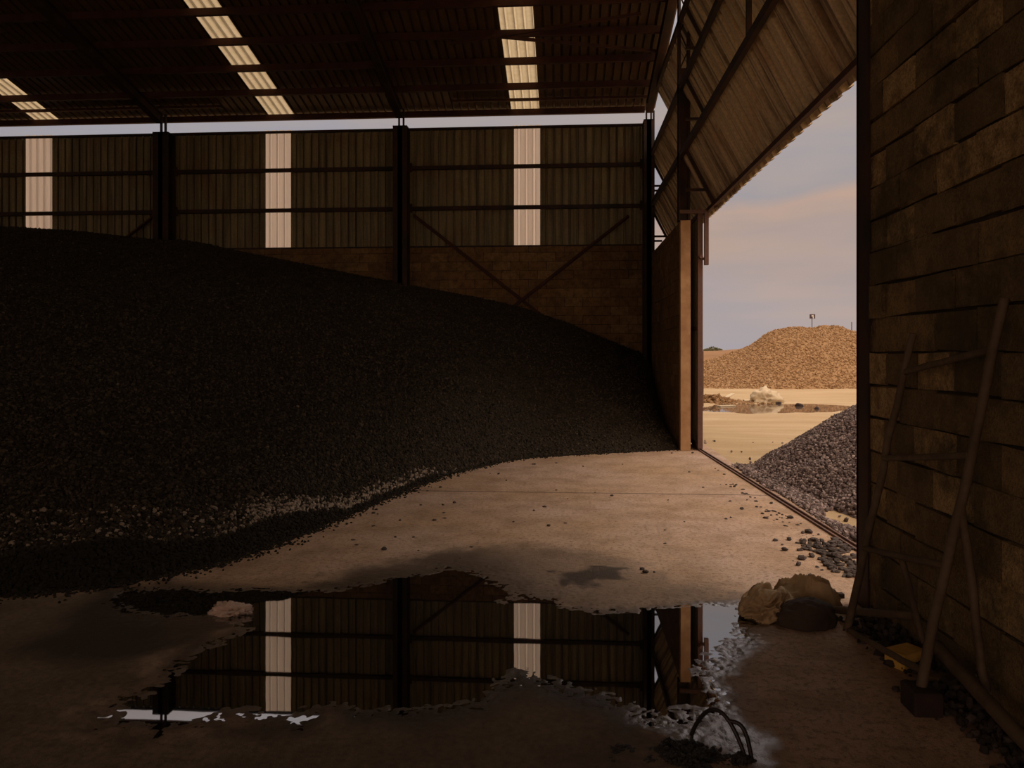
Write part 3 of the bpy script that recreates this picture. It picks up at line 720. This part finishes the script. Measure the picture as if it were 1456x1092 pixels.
# the big tan mound across the yard
PROF = [(900, 520), (960, 508), (1000, 512), (1040, 503), (1058, 497), (1075, 487), (1088, 477), (1102, 469.5), (1122, 465.5), (1155, 464), (1172, 461.5), (1190, 463.5), (1205, 468.5), (1222, 472), (1260, 470), (1330, 480), (1450, 505), (1560, 540)]
MD0, MD1 = 33.0, 39.0
pp = np.array(PROF, float); NU2, NV2 = 220, 90
pxs = np.linspace(900, 1560, NU2); ys = np.interp(pxs, pp[:, 0], pp[:, 1])
G2 = np.zeros((NU2, NV2, 3))
for i in range(NU2):
    cpt = at_depth(pxs[i], ys[i], MD1); b0 = at_depth(pxs[i], 500, MD0); b0[2] = -0.05
    b1 = at_depth(pxs[i], 500, MD1 + 8); b1[2] = -0.05
    for j in range(NV2):
        v = j / (NV2 - 1)
        if v < 0.7: tt = v / 0.7; p = b0 * (1 - tt) + cpt * tt; p[2] = -0.05 + (cpt[2] + 0.05) * (1 - (1 - tt) ** 1.25)
        else: tt = (v - 0.7) / 0.3; p = cpt * (1 - tt) + b1 * tt
        G2[i, j] = p
G2[:, :, 2] += 0.10 * fbm(G2[:, :, 0] * 0.7, G2[:, :, 1] * 0.7, octs=4, seed=61) * np.sin(np.linspace(0, 1, NV2) * math.pi)[None] ** 0.5 * 0.8
P, _, pv = sample_grid(G2, 46000, lambda G: np.where(G[..., 1] < 45, 1.0, 0.3), np.random.default_rng(23))
size = np.random.default_rng(25).uniform(0.025, 0.062, len(P)); P[:, 2] += size * 0.2
o = heap('gravel_mound', G2.reshape(-1, 3), grid_tris(NU2, NV2), P, size, np.random.default_rng(26).beta(1.6, 1.6, len(P)), M['gravel_tan'], 0.5, 24)
tag(o, 'large tan gravel mound across the yard under the sky', 'gravel', kind='stuff')
# low red-brown rise behind it
pxs = np.linspace(860, 1130, 60); G3 = np.zeros((60, 30, 3))
for i in range(60):
    yy = 499.0 - 3.0 * math.exp(-((pxs[i] - 1055) / 25.0) ** 2) + (3.0 if pxs[i] < 1000 else 0) * min(1, (1000 - pxs[i]) / 20) + 10 * sstep(1080, 1130, pxs[i])
    for j in range(30):
        v = j / 29; dep = 48 + 14 * v
        p = at_depth(pxs[i], 500, dep); top = (EYE + (500 - yy) / F * 55) ; p[2] = -0.05 + (top + 0.05) * math.sin(v * math.pi) ** 0.7; G3[i, j] = p
me = np_mesh('earth_bank', G3.reshape(-1, 3), grid_tris(60, 30), {'tone': np.full(1800, .5)}, True)
tag(link('earth_bank', me, M['redhill']), 'low red brown earth bank behind the tan mound', 'earth bank', kind='stuff')

# ------------------------------------------------------------------ yard things
def lump(name, loc, sx, sy, sz, mat, seed=0, amp=0.25, freq=3.0, fold=0.0, an=(1, 1, 1), parent=None, sub=4, flat=0.35, rot=0.0, smooth=True):
    """crumpled closed body resting on its base"""
    import bmesh
    bm = bmesh.new(); bmesh.ops.create_icosphere(bm, subdivisions=sub, radius=1.0)
    V = np.array([v.co[:] for v in bm.verts]); Fc = np.array([[v.index for v in f.verts] for f in bm.faces]); bm.free()
    d = 1 + amp * fbm(V[:, 0] * freq * .5 + seed, V[:, 1] * freq * .5, V[:, 2] * freq * .5, octs=3, seed=seed)
    if fold:
        wz = 0.5 * fbm(V[:, 0] * 1.5, V[:, 1] * 1.5, V[:, 2] * 1.5, octs=2, seed=seed + 9)
        rdg = 1 - np.abs(fbm((V[:, 0] + wz) * freq * an[0] + 7, (V[:, 1] + wz) * freq * an[1], (V[:, 2] - wz) * freq * an[2], octs=3, seed=seed + 5, gain=.4)) * 2
        d = d + fold * rdg
    V = V * d[:, None]
    V[:, 2] = np.where(V[:, 2] < -flat, -flat - (V[:, 2] + flat) * 0.02, V[:, 2]); V[:, 2] += flat
    V = V * np.array([sx, sy, sz / (1 + flat)])
    c_, s_ = math.cos(rot), math.sin(rot); V = np.stack([V[:, 0] * c_ - V[:, 1] * s_, V[:, 0] * s_ + V[:, 1] * c_, V[:, 2]], -1)
    me = np_mesh(name, V, Fc, {'tone': np.full(len(V), .5)}, smooth)
    o = link(name, me, mat); o.location = [float(q) for q in loc]
    if parent is not None: o.parent = parent
    return o

# sign on the mound
cs = at_depth(1155, 464, MD1 - 0.1)
sg = empty('sign_post', cs); tag(sg, 'small dark sign board on a thin post atop the tan mound', 'sign')
pt, pb = at_depth(1154.6, 447, MD1 - 0.1), at_depth(1154.6, 466, MD1 - 0.1)
MB().tube([pb - np.array([0, 0, .1]), pt], 0.018, 8).build('post', M['signdark'], sg)
b0, b1 = at_depth(1151.3, 453, MD1 - 0.15), at_depth(1158.8, 446.8, MD1 - 0.15)
MB().box((b0[0], b0[1] - 0.02, b0[2]), (b1[0], b0[1] + 0.02, b1[2])).build('board', M['signdark'], sg)
w_, h_ = b1[0] - b0[0], b1[2] - b0[2]
MB().box((b0[0] + .32*w_, b0[1] - 0.03, b0[2] + .48*h_), (b0[0] + .72*w_, b0[1] - 0.018, b0[2] + .80*h_)).box((b0[0] + .52*w_, b0[1] - 0.031, b0[2] + .06*h_), (b0[0] + .72*w_, b0[1] - 0.018, b0[2] + .5*h_)).build('white_mark', M['white'], sg)
pt, pb = at_depth(1211, 458, MD1), at_depth(1211, 472, MD1)
tag(MB().tube([pb - np.array([0, 0, .1]), pt], 0.02, 8).build('marker_stake', M['signdark']), 'thin marker stake on the shoulder of the tan mound', 'stake')
# bush beyond
bp = at_depth(1014, 499, 56); bush = empty('bush', (bp[0], bp[1], bp[2] - 0.25)); tag(bush, 'small dark green bush on the red brown bank', 'bush')
Pl = []; g_ = np.random.default_rng(31)
for k in range(420):
    a = g_.uniform(0, 2 * math.pi); r = g_.random() ** .5; hgt = g_.random()
    Pl.append((bp[0] + 0.72 * r * math.cos(a), bp[1] + 0.6 * r * math.sin(a), bp[2] - 0.1 + 0.46 * hgt * (1 - 0.6 * r)))
Vb, Fb, Tb = stone_cloud(np.array(Pl), g_.uniform(0.03, 0.075, 420), np.full(420, .5), 33)
fo = link('foliage', np_mesh('foliage', Vb, Fb, {'tone': Tb}), M['bush'], bush)
m = MB()
for k in range(5): m.tube([(bp[0], bp[1], bp[2] - 0.3), (bp[0] + random.uniform(-.5, .5), bp[1] + random.uniform(-.3, .3), bp[2] + 0.2)], [0.03, 0.012], 6)
m.build('stem', M['wood'], bush)
# yard puddle
yp_ = np.array(FP(YP)); yx = np.linspace(yp_[:, 0].min() - .3, yp_[:, 0].max() + .3, 90); yy = np.linspace(yp_[:, 1].min() - .5, yp_[:, 1].max() + .5, 60)
WX, WY = np.meshgrid(yx, yy); keep = poly_sd(WX, WY, yp_) + 0.25 * fbm(WX * 1.5, WY * 1.5, octs=3, seed=71) < 0.25
id2 = np.arange(WX.size).reshape(WX.shape); q = np.stack([id2[:-1, :-1], id2[:-1, 1:], id2[1:, 1:], id2[1:, :-1]], -1)
k4 = keep[:-1, :-1] & keep[:-1, 1:] & keep[1:, 1:] & keep[1:, :-1]
me = np_mesh('yard_puddle', np.stack([WX, WY, np.full(WX.shape, 0.032)], -1).reshape(-1, 3), q[k4], None, True)
tag(link('yard_puddle', me, M['yardwater']), 'long shallow brown puddle out in the yard before the mound', 'puddle')
# rubbish beside it
tp = at_floor(1087, 573.5)
tag(lump('tarp_bundle', (tp[0], tp[1], 0.0), 0.44, 0.40, 0.44, M['tarp'], 3, 0.25, 3.0, 0.22, sub=4, rot=0.3), 'cream crumpled tarp bundle beside the yard puddle', 'tarp')
dp = at_floor(1028, 574); g_ = np.random.default_rng(41); N = 700
P = np.stack([g_.normal(0, 0.62, N), g_.normal(0, 0.35, N), np.zeros(N)], -1)
P[:, 2] = 0.30 * np.exp(-((P[:, 0] + 0.35) / 0.55) ** 2 - (P[:, 1] / 0.5) ** 2) * g_.random(N) + 0.01; P[:, :2] += dp[:2]
Vb, Fb, Tb = stone_cloud(P, g_.uniform(0.03, 0.09, N), g_.random(N) * 0.6, 43)
tag(link('rubble', np_mesh('rubble', Vb, Fb, {'tone': Tb}), M['gravel_tan']), 'low heap of earth and rubble beside the cream tarp bundle', 'rubble', kind='stuff')
for (a, b, w) in (((1024, 572), (1042, 566.5), 'tilted up on'), ((1022, 580), (1044, 579), 'lying flat in front of'), ((1048, 573), (1066, 571), 'behind')):
    p, q = at_floor(*a), at_floor(*b)
    zz = 0.16 if 'tilted' in w else 0.05
    tag(MB().bar(p + np.array([0, 0, 0.05]), q + np.array([0, 0, zz]), 0.14, 0.03).build('plank', M['tarp'], bevel=0.004), 'pale plank %s the rubble heap in the yard' % w, 'plank', 'planks in the yard')
for px, py, sz, w in ((1107, 575.5, .07, 'behind the yard puddle close to the tarp'), (1136, 579, .085, 'dark and biggest in the yard puddle'), (1161, 583, .06, 'small and dark in the yard puddle')):
    p = at_floor(px, py)
    tag(lump('yard_clod', (p[0], p[1], 0.0), sz * 1.3, sz, sz * 1.4, M['darkwood'], int(px), .3, 3, sub=3), 'clod of earth ' + w, 'clod', 'clods in the yard')
tp = at_floor(997, 580); tag(MB().box((tp[0] - .06, tp[1] - .06, -0.05), (tp[0] + .06, tp[1] + .06, 1.62)).build('yard_post', M['wood'], bevel=.006), 'brown timber post in the yard behind the parked door', 'post')

# ------------------------------------------------------------------ loose stones on the floor
def stone_mesh(i):
    V, Fc, T = stone_cloud(np.zeros((1, 3)), [1.0], [RNG.uniform(0.2, 0.75)], 500 + i)
    V[:, 2] *= 0.7; V[:, 2] -= V[:, 2].min()
    me = np_mesh('stone', V, Fc, {'tone': T}); me.materials.append(M['stone']); return me
SM = [stone_mesh(i) for i in range(9)]
def put_stone(px, py, size_px, label, group, name='loose_stone'):
    p = at_floor(px, py, -0.004); dep = -p[0] * ST + p[1] * CT
    o = bpy.data.objects.new(name, random.choice(SM)); COL.objects.link(o)
    r = size_px * dep / F * 0.5
    o.location = (float(p[0]), float(p[1]), -0.004); o.rotation_euler = (0, 0, random.uniform(0, 6.28)); o.scale = (r * random.uniform(.9, 1.25), r, r)
    tag(o, label, 'stone', group)
OPEN = [(760,661,5),(709,675,5),(697,674,4),(720,684,4),(758,661,4),(791,659,4),(829,664,4),(885,661,4),(627,684,5),(626,694,5),(608,699,5),(598,719,6),(630,719,5),(646,716,7),(618,741,8),(632,738,5),(631,730,5),(569,741,6),(531,749,6),(531,731,6),(537,732,5),(498,737,5),(479,750,7),(502,769,6),(507,776,6),(546,783,9),(562,765,6),(588,765,5),(595,784,5),(670,779,6),(655,795,5),(759,727,5),(774,722,8),(791,698,5),(807,710,4),(846,701,4),(870,706,6),(780,749,7),(804,745,5),(730,743,6),(913,811,8),(918,816,11),(930,815,7),(945,774,6),(950,712,5),(1000,694,6),(980,672,5),(1038,714,7),(1055,725,8),(1032,739,7),(1039,737,5),(1016,628,5),(955,645,5),(985,645,5),(973,743,5),(945,755,4),(1062,712,5),(1089,738,10),(1124,738,9),(1108,731,6),(1097,717,7),(1075,714,6),(1076,722,5)]
for a, b, c_ in OPEN: put_stone(a, b, c_, 'small dark stone scattered on the open concrete floor', 'stones strewn over the open floor')
g_ = np.random.default_rng(91)
for k in range(55):     # along the inside of the track
    tt = g_.random(); px, py = 1010 + 150 * tt + g_.normal(0, 5), 660 + 98 * tt + abs(g_.normal(0, 9)) + 3
    put_stone(px, py, g_.uniform(3, 6.5), 'small dark stone lying along the inner side of the door track', 'stones along the door track')
SPILL = FP([(1128,770),(1160,768),(1200,770),(1216,790),(1216,822),(1200,820),(1178,806),(1165,785),(1140,783)])
BIG = [(1102,770,11),(1116,784,11),(1137,784,10),(1140,796,17),(1135,805,15),(1162,808,9),(1152,822,11),(1137,827,12),(1169,812,8),(1150,759,12),(1142,759,9),(1112,776,7),(1128,799,5),(1154,793,12),(1166,797,10),(1122,769,10)]
for a, b, c_ in BIG: put_stone(a, b, c_, 'larger dark stone at the fringe of the spill by the crumpled sack', 'bigger stones at the fringe of the spill')
cnt = 0
xy = np.array(SPILL)
while cnt < 165:
    x_, y_ = g_.uniform(xy[:, 0].min(), xy[:, 0].max()), g_.uniform(xy[:, 1].min(), xy[:, 1].max())
    if poly_sd(np.array([x_]), np.array([y_]), xy)[0] > 0.02: continue
    o = bpy.data.objects.new('spilled_stone', random.choice(SM)); COL.objects.link(o)
    r = g_.uniform(0.022, 0.036); o.location = (x_, y_, -0.004 + (0.022 if (g_.random() < .35 and poly_sd(np.array([x_]), np.array([y_]), xy)[0] < -0.06) else 0)); o.rotation_euler = (0, 0, g_.uniform(0, 6.28)); o.scale = (r * 1.15, r, r)
    tag(o, 'grey stone in the crowded spill between the door track and the near column', 'stone', 'stones crowded in the spill by the near column'); cnt += 1

# ------------------------------------------------------------------ pole frame leaning on the near wall
XT = XW - 0.055
Ab, At = at_floor(1205, 895), at_x(1297, 474, XT); Bb, Bt = at_floor(1304, 1006), at_x(1428, 424, XT)
def proj(p):
    xc = p[0] * CT + p[1] * ST; d = -p[0] * ST + p[1] * CT
    return PX + F * xc / d, HY - F * (p[2] - EYE) / d
def on_pole(a, b, y):
    tt = np.linspace(0, 1, 800); ys_ = [proj(a + (b - a) * q)[1] for q in tt]; k = int(np.argmin(np.abs(np.array(ys_) - y))); return a + (b - a) * tt[k]
fr = empty('pole_frame', ((Ab + Bb) / 2)); tag(fr, 'ladder-like frame of worn poles leaning on the near block wall', 'trestle')
def pole(a, b, r, n=9, bend=0.006):
    a, b = np.array(a), np.array(b); return [a + (b - a) * k / n + np.array([random.uniform(-bend, bend), random.uniform(-bend, bend), 0]) for k in range(n + 1)]
MB().tube(pole(Ab, At, 0), [0.0215 - 0.0004 * k for k in range(10)], 14).build('upright', M['tube'], fr)
MB().tube(pole(Bb, Bt, 0), [0.0225 - 0.0004 * k for k in range(10)], 14).build('upright', M['tube'], fr)
for ya, yb in ((529, 496), (651, 648), (780, 806), (902, 957)):
    MB().tube(pole(on_pole(Ab, At, ya), on_pole(Bb, Bt, yb), 0), 0.0165, 12).build('rung', M['tube'], fr)
ra = on_pole(Bb, Bt, 715); MB().tube(pole(ra, at_x(1401, 982, XW - 0.06), 0, bend=.004), 0.0175, 12).build('rear_leg', M['tube'], fr)
rm = (on_pole(Ab, At, 780) + on_pole(Bb, Bt, 806)) / 2; MB().tube(pole(rm, at_x(1313, 912, XW - 0.08), 0, bend=.004), 0.015, 12).build('rear_leg', M['tube'], fr)
# poles on the ground
tag(MB().tube(pole(at_floor(1178, 866, .024), at_x(1300, 876, XW - 0.05), 0, bend=.003), 0.022, 12).build('ground_pole', M['tube']), 'pole lying on the floor behind the foot of the pole frame', 'pole')
tag(MB().tube(pole(at_x(1330, 918, XW - 0.10), at_x(1500, 1100, XW - 0.17), 0, bend=.004), 0.030, 12).build('ground_pole', M['tube']), 'thick pole lying along the foot of the near wall', 'pole')
bb_ = Bb
tag(MB().box((bb_[0] - 0.055, bb_[1] - 0.10, -0.004), (bb_[0] + 0.07, bb_[1] + 0.05, 0.105)).build('timber_block', M['darkwood'], bevel=0.01), 'dark timber block at the foot of the nearer upright', 'block')
yb_ = at_floor(1288, 946)
o = MB().box((-0.085, -0.06, 0), (0.085, 0.06, 0.085)).build('yellow_brick', M['yellow'], bevel=0.006); o.location = (float(yb_[0]), float(yb_[1]), 0.0); o.rotation_euler = (0, 0, 0.5)
tag(o, 'yellow topped brick on the floor under the pole frame', 'brick')
bk = at_floor(1345, 978)
o = MB().box((-0.07, -0.05, 0), (0.07, 0.05, 0.06)).build('broken_brick', M['wood'], bevel=0.008); o.location = (float(bk[0]) - .02, float(bk[1]), 0.0); o.rotation_euler = (0, 0, -0.4)
tag(o, 'brown broken brick behind the timber block', 'brick')
g_ = np.random.default_rng(101); N = 900
P = np.stack([XW - 0.02 - np.abs(g_.normal(0, 0.09, N)), g_.uniform(2.2, 4.7, N), np.zeros(N)], -1)
P[:, 2] = 0.09 * np.clip(1 - (XW - P[:, 0]) / 0.26, 0, 1) * g_.random(N)
P[:, 0] = np.minimum(P[:, 0], XW - 0.04)
Vb, Fb, Tb = stone_cloud(P, g_.uniform(0.010, 0.03, N), g_.random(N) ** 3 * 0.45, 103)
tag(link('wall_rubble', np_mesh('wall_rubble', Vb, Fb, {'tone': Tb}), M['stone']), 'dark rubble and crumbs along the foot of the near wall', 'rubble', kind='stuff')

# ------------------------------------------------------------------ sacks by the puddle
s1 = at_floor(1094, 876); s2 = at_floor(1146, 888); s3 = at_floor(1146, 868)
tag(lump('crumpled_sack', (s1[0], s1[1] + 0.02, -0.01), 0.155, 0.13, 0.165, M['sack'], 12, 0.15, 2.3, 0.26, (0.3, 1.0, 1.3), sub=6, rot=0.9), 'tan crumpled sack at the edge of the puddle', 'sack')
tag(lump('filled_sack', (s2[0], s2[1], -0.01), 0.165, 0.12, 0.165, M['sackdark'], 27, 0.12, 2.2, 0.06, sub=5, rot=0.1), 'dark slumped sack in front of the tan cloth', 'sack')
cu, cv = np.meshgrid(np.linspace(-1, 1, 90), np.linspace(-1, 1, 60), indexing='ij')
rr = np.sqrt(cu ** 2 + cv ** 2) * (1 + 0.22 * fbm(np.arctan2(cv, cu) * 1.3, 0 * cu, octs=2, seed=140))
dome = np.clip(1 - rr ** 2, -0.35, 1)
fw = 0.35 * fbm(cu * 1.6, cv * 1.6, octs=2, seed=141)
fold = 1 - 2.2 * np.abs(fbm(cu * 1.1 + fw, cv * 2.0 + fw, octs=3, seed=142, gain=0.45))
cz = 0.145 * (0.35 + 0.65 * np.maximum(dome, 0)) + 0.075 * fold - 0.09 * sstep(0.72, 1.05, rr)
cz = np.maximum(cz, 0.004)
CG = np.stack([s3[0] + 0.215 * cu * (1 + 0.1 * fold), s3[1] + 0.03 + 0.125 * cv, cz], -1)
me = np_mesh('torn_sack', CG.reshape(-1, 3), grid_tris(90, 60), {'tone': np.full(CG.shape[0] * CG.shape[1], .5)}, False)
o = link('torn_sack', me, M['sack']); sm_ = o.modifiers.new('cloth_thickness', 'SOLIDIFY'); sm_.thickness = 0.004
tag(o, 'torn tan sack cloth draped behind the dark slumped sack', 'sack')
p = at_floor(1184, 850); o = MB().box((-0.07, -0.02, 0), (0.07, 0.02, 0.035)).build('wood_scrap', M['darkwood'], bevel=.004); o.location = (float(p[0]), float(p[1]), -0.003); o.rotation_euler = (0, 0, 0.05)
tag(o, 'short dark wood scrap behind the torn sack', 'wood scrap')

# rag in the puddle
p = at_floor(328, 870); r_ = lump('wet_rag', (p[0], p[1], -0.012), 0.105, 0.06, 0.058, M['rag'], 8, 0.35, 3.5, 0.3, sub=5, rot=0.1)
tag(r_, 'pale crumpled rag lying in the puddle', 'rag')

# hose loop and mud
h0, h1 = at_floor(983, 1046), at_floor(1060, 1080)
pts = []
for k in range(25):
    a = k / 24; q = h0 * (1 - a) + h1 * a; q = q + np.array([0, 0, 0.150 * math.sin(math.pi * a) ** 0.8]); pts.append(q)
hs = empty('hose', h0); tag(hs, 'dark rubber hose looping out of the puddle mud', 'hose')
MB().tube(pts, 0.0085, 10).build('long_loop', M['rubber'], hs)
k0 = pts[17]; h2 = at_floor(1069, 1080); pts2 = []
for k in range(13):
    a = k / 12; q = k0 * (1 - a) + h2 * a; q = q + np.array([0.012 * math.sin(math.pi * a), 0, 0.045 * math.sin(math.pi * a)]); pts2.append(q)
MB().tube(pts2, 0.0085, 10).build('short_loop', M['rubber'], hs)
p = at_floor(975, 1078)
mx, my = np.meshgrid(np.linspace(-0.42, 0.42, 110), np.linspace(-0.22, 0.2, 60), indexing='ij')
rr = np.hypot(mx / 0.34, my / 0.16); mz = 0.045 * sstep(1.0, 0.2, rr + 0.35 * fbm(mx * 9, my * 9, octs=3, seed=88)) * (0.6 + 0.7 * np.abs(fbm(mx * 14, my * 14, octs=3, seed=89))) - 0.020
G4 = np.stack([mx + p[0], my + p[1], mz], -1)
Pm, _, _ = sample_grid(G4, 900, lambda G: np.where(G[..., 2] > -0.008, 1.0, 0.02), np.random.default_rng(93))
o = heap('mud_heap', G4.reshape(-1, 3), grid_tris(110, 60), Pm, np.random.default_rng(94).uniform(0.004, 0.013, 900), np.full(900, .5), M['mud'], 0.5, 95)
tag(o, 'black wet mud and scraps around the hose', 'mud', kind='stuff')

# ------------------------------------------------------------------ sky and light
w = bpy.data.worlds.new('sky'); S.world = w; w.use_nodes = True; T = w.node_tree; T.nodes.clear()
N_ = lambda typ: T.nodes.new('ShaderNode' + typ)
tc = N_('TexCoord'); sp_ = N_('SeparateXYZ'); T.links.new(tc.outputs['Generated'], sp_.inputs[0])
rp = N_('ValToRGB'); mp0 = N_('Mapping'); T.links.new(tc.outputs['Generated'], mp0.inputs[0]); mp0.inputs['Scale'].default_value = (2.2, 2.2, 6)
nz0 = N_('TexNoise'); T.links.new(mp0.outputs[0], nz0.inputs['Vector']); nz0.inputs['Scale'].default_value = 2.0; nz0.inputs['Detail'].default_value = 4
wv = N_('Math'); wv.operation = 'MULTIPLY_ADD'; T.links.new(nz0.outputs['Fac'], wv.inputs[0]); wv.inputs[1].default_value = 0.14
wv2 = N_('Math'); wv2.operation = 'SUBTRACT'; T.links.new(sp_.outputs[2], wv2.inputs[0]); wv2.inputs[1].default_value = 0.07; T.links.new(wv2.outputs[0], wv.inputs[2])
T.links.new(wv.outputs[0], rp.inputs[0])
stops = [(0.0, (0.45, 0.385, 0.37)), (0.08, (0.45, 0.37, 0.345)), (0.15, (0.44, 0.345, 0.305)), (0.185, (0.50, 0.365, 0.30)), (0.215, (0.37, 0.34, 0.35)), (0.25, (0.40, 0.36, 0.36)), (0.29, (0.46, 0.38, 0.34)), (0.36, (0.42, 0.37, 0.365)), (0.55, (1.0, 0.86, 0.78)), (1.0, (1.5, 1.3, 1.15))]
e = rp.color_ramp.elements
while len(e) < len(stops): e.new(0.5)
for i, (p, c_) in enumerate(stops): e[i].position = p; e[i].color = (*c_, 1)
mp = N_('Mapping'); T.links.new(tc.outputs['Generated'], mp.inputs[0]); mp.inputs['Scale'].default_value = (1.6, 1.6, 9)
nz = N_('TexNoise'); T.links.new(mp.outputs[0], nz.inputs['Vector']); nz.inputs['Scale'].default_value = 1.5; nz.inputs['Detail'].default_value = 4
r2 = N_('ValToRGB'); T.links.new(nz.outputs['Fac'], r2.inputs[0]); r2.color_ramp.elements[0].position = 0.4; r2.color_ramp.elements[0].color = (0.86, 0.91, 1.0, 1); r2.color_ramp.elements[1].position = 0.65; r2.color_ramp.elements[1].color = (1.08, 1.0, 0.93, 1)
mm = N_('MixRGB'); mm.blend_type = 'MULTIPLY'; mm.inputs[0].default_value = 1; T.links.new(rp.outputs[0], mm.inputs[1]); T.links.new(r2.outputs[0], mm.inputs[2])
rw = N_('ValToRGB'); mw_ = N_('Math'); mw_.operation = 'MULTIPLY_ADD'; T.links.new(sp_.outputs[1], mw_.inputs[0]); mw_.inputs[1].default_value = 0.5; mw_.inputs[2].default_value = 0.5
T.links.new(mw_.outputs[0], rw.inputs[0])          # sky behind the viewer brightened, added fill for the near wall
rw.color_ramp.elements[0].position = 0.05; rw.color_ramp.elements[0].color = (2.9, 2.4, 1.9, 1); rw.color_ramp.elements[1].position = 0.45; rw.color_ramp.elements[1].color = (1, 1, 1, 1)
m3 = N_('MixRGB'); m3.blend_type = 'MULTIPLY'; m3.inputs[0].default_value = 1; T.links.new(mm.outputs[0], m3.inputs[1]); T.links.new(rw.outputs[0], m3.inputs[2])
bg = N_('Background'); T.links.new(m3.outputs[0], bg.inputs[0]); bg.inputs[1].default_value = 1.0
wo = N_('OutputWorld'); T.links.new(bg.outputs[0], wo.inputs[0])

sun = bpy.data.lights.new('sun', 'SUN'); so = bpy.data.objects.new('sun', sun); COL.objects.link(so)
sun.energy = 1.6; sun.angle = math.radians(45); sun.color = (1.0, 0.83, 0.68)
dirv = Vector((-0.80, -0.10, -0.95)).normalized()
so.rotation_euler = dirv.to_track_quat('-Z', 'Y').to_euler(); so.location = (8, 8, 12)

S.view_settings.view_transform = 'Standard'; S.view_settings.look = 'None'; S.view_settings.gamma = 1.0
S.view_settings.exposure = 0.0; S.view_settings.use_curve_mapping = False
S.cycles.use_denoising = True
S.cycles.max_bounces = 10; S.cycles.diffuse_bounces = 6; S.cycles.glossy_bounces = 4; S.cycles.transmission_bounces = 6
S.cycles.caustics_reflective = False; S.cycles.caustics_refractive = False
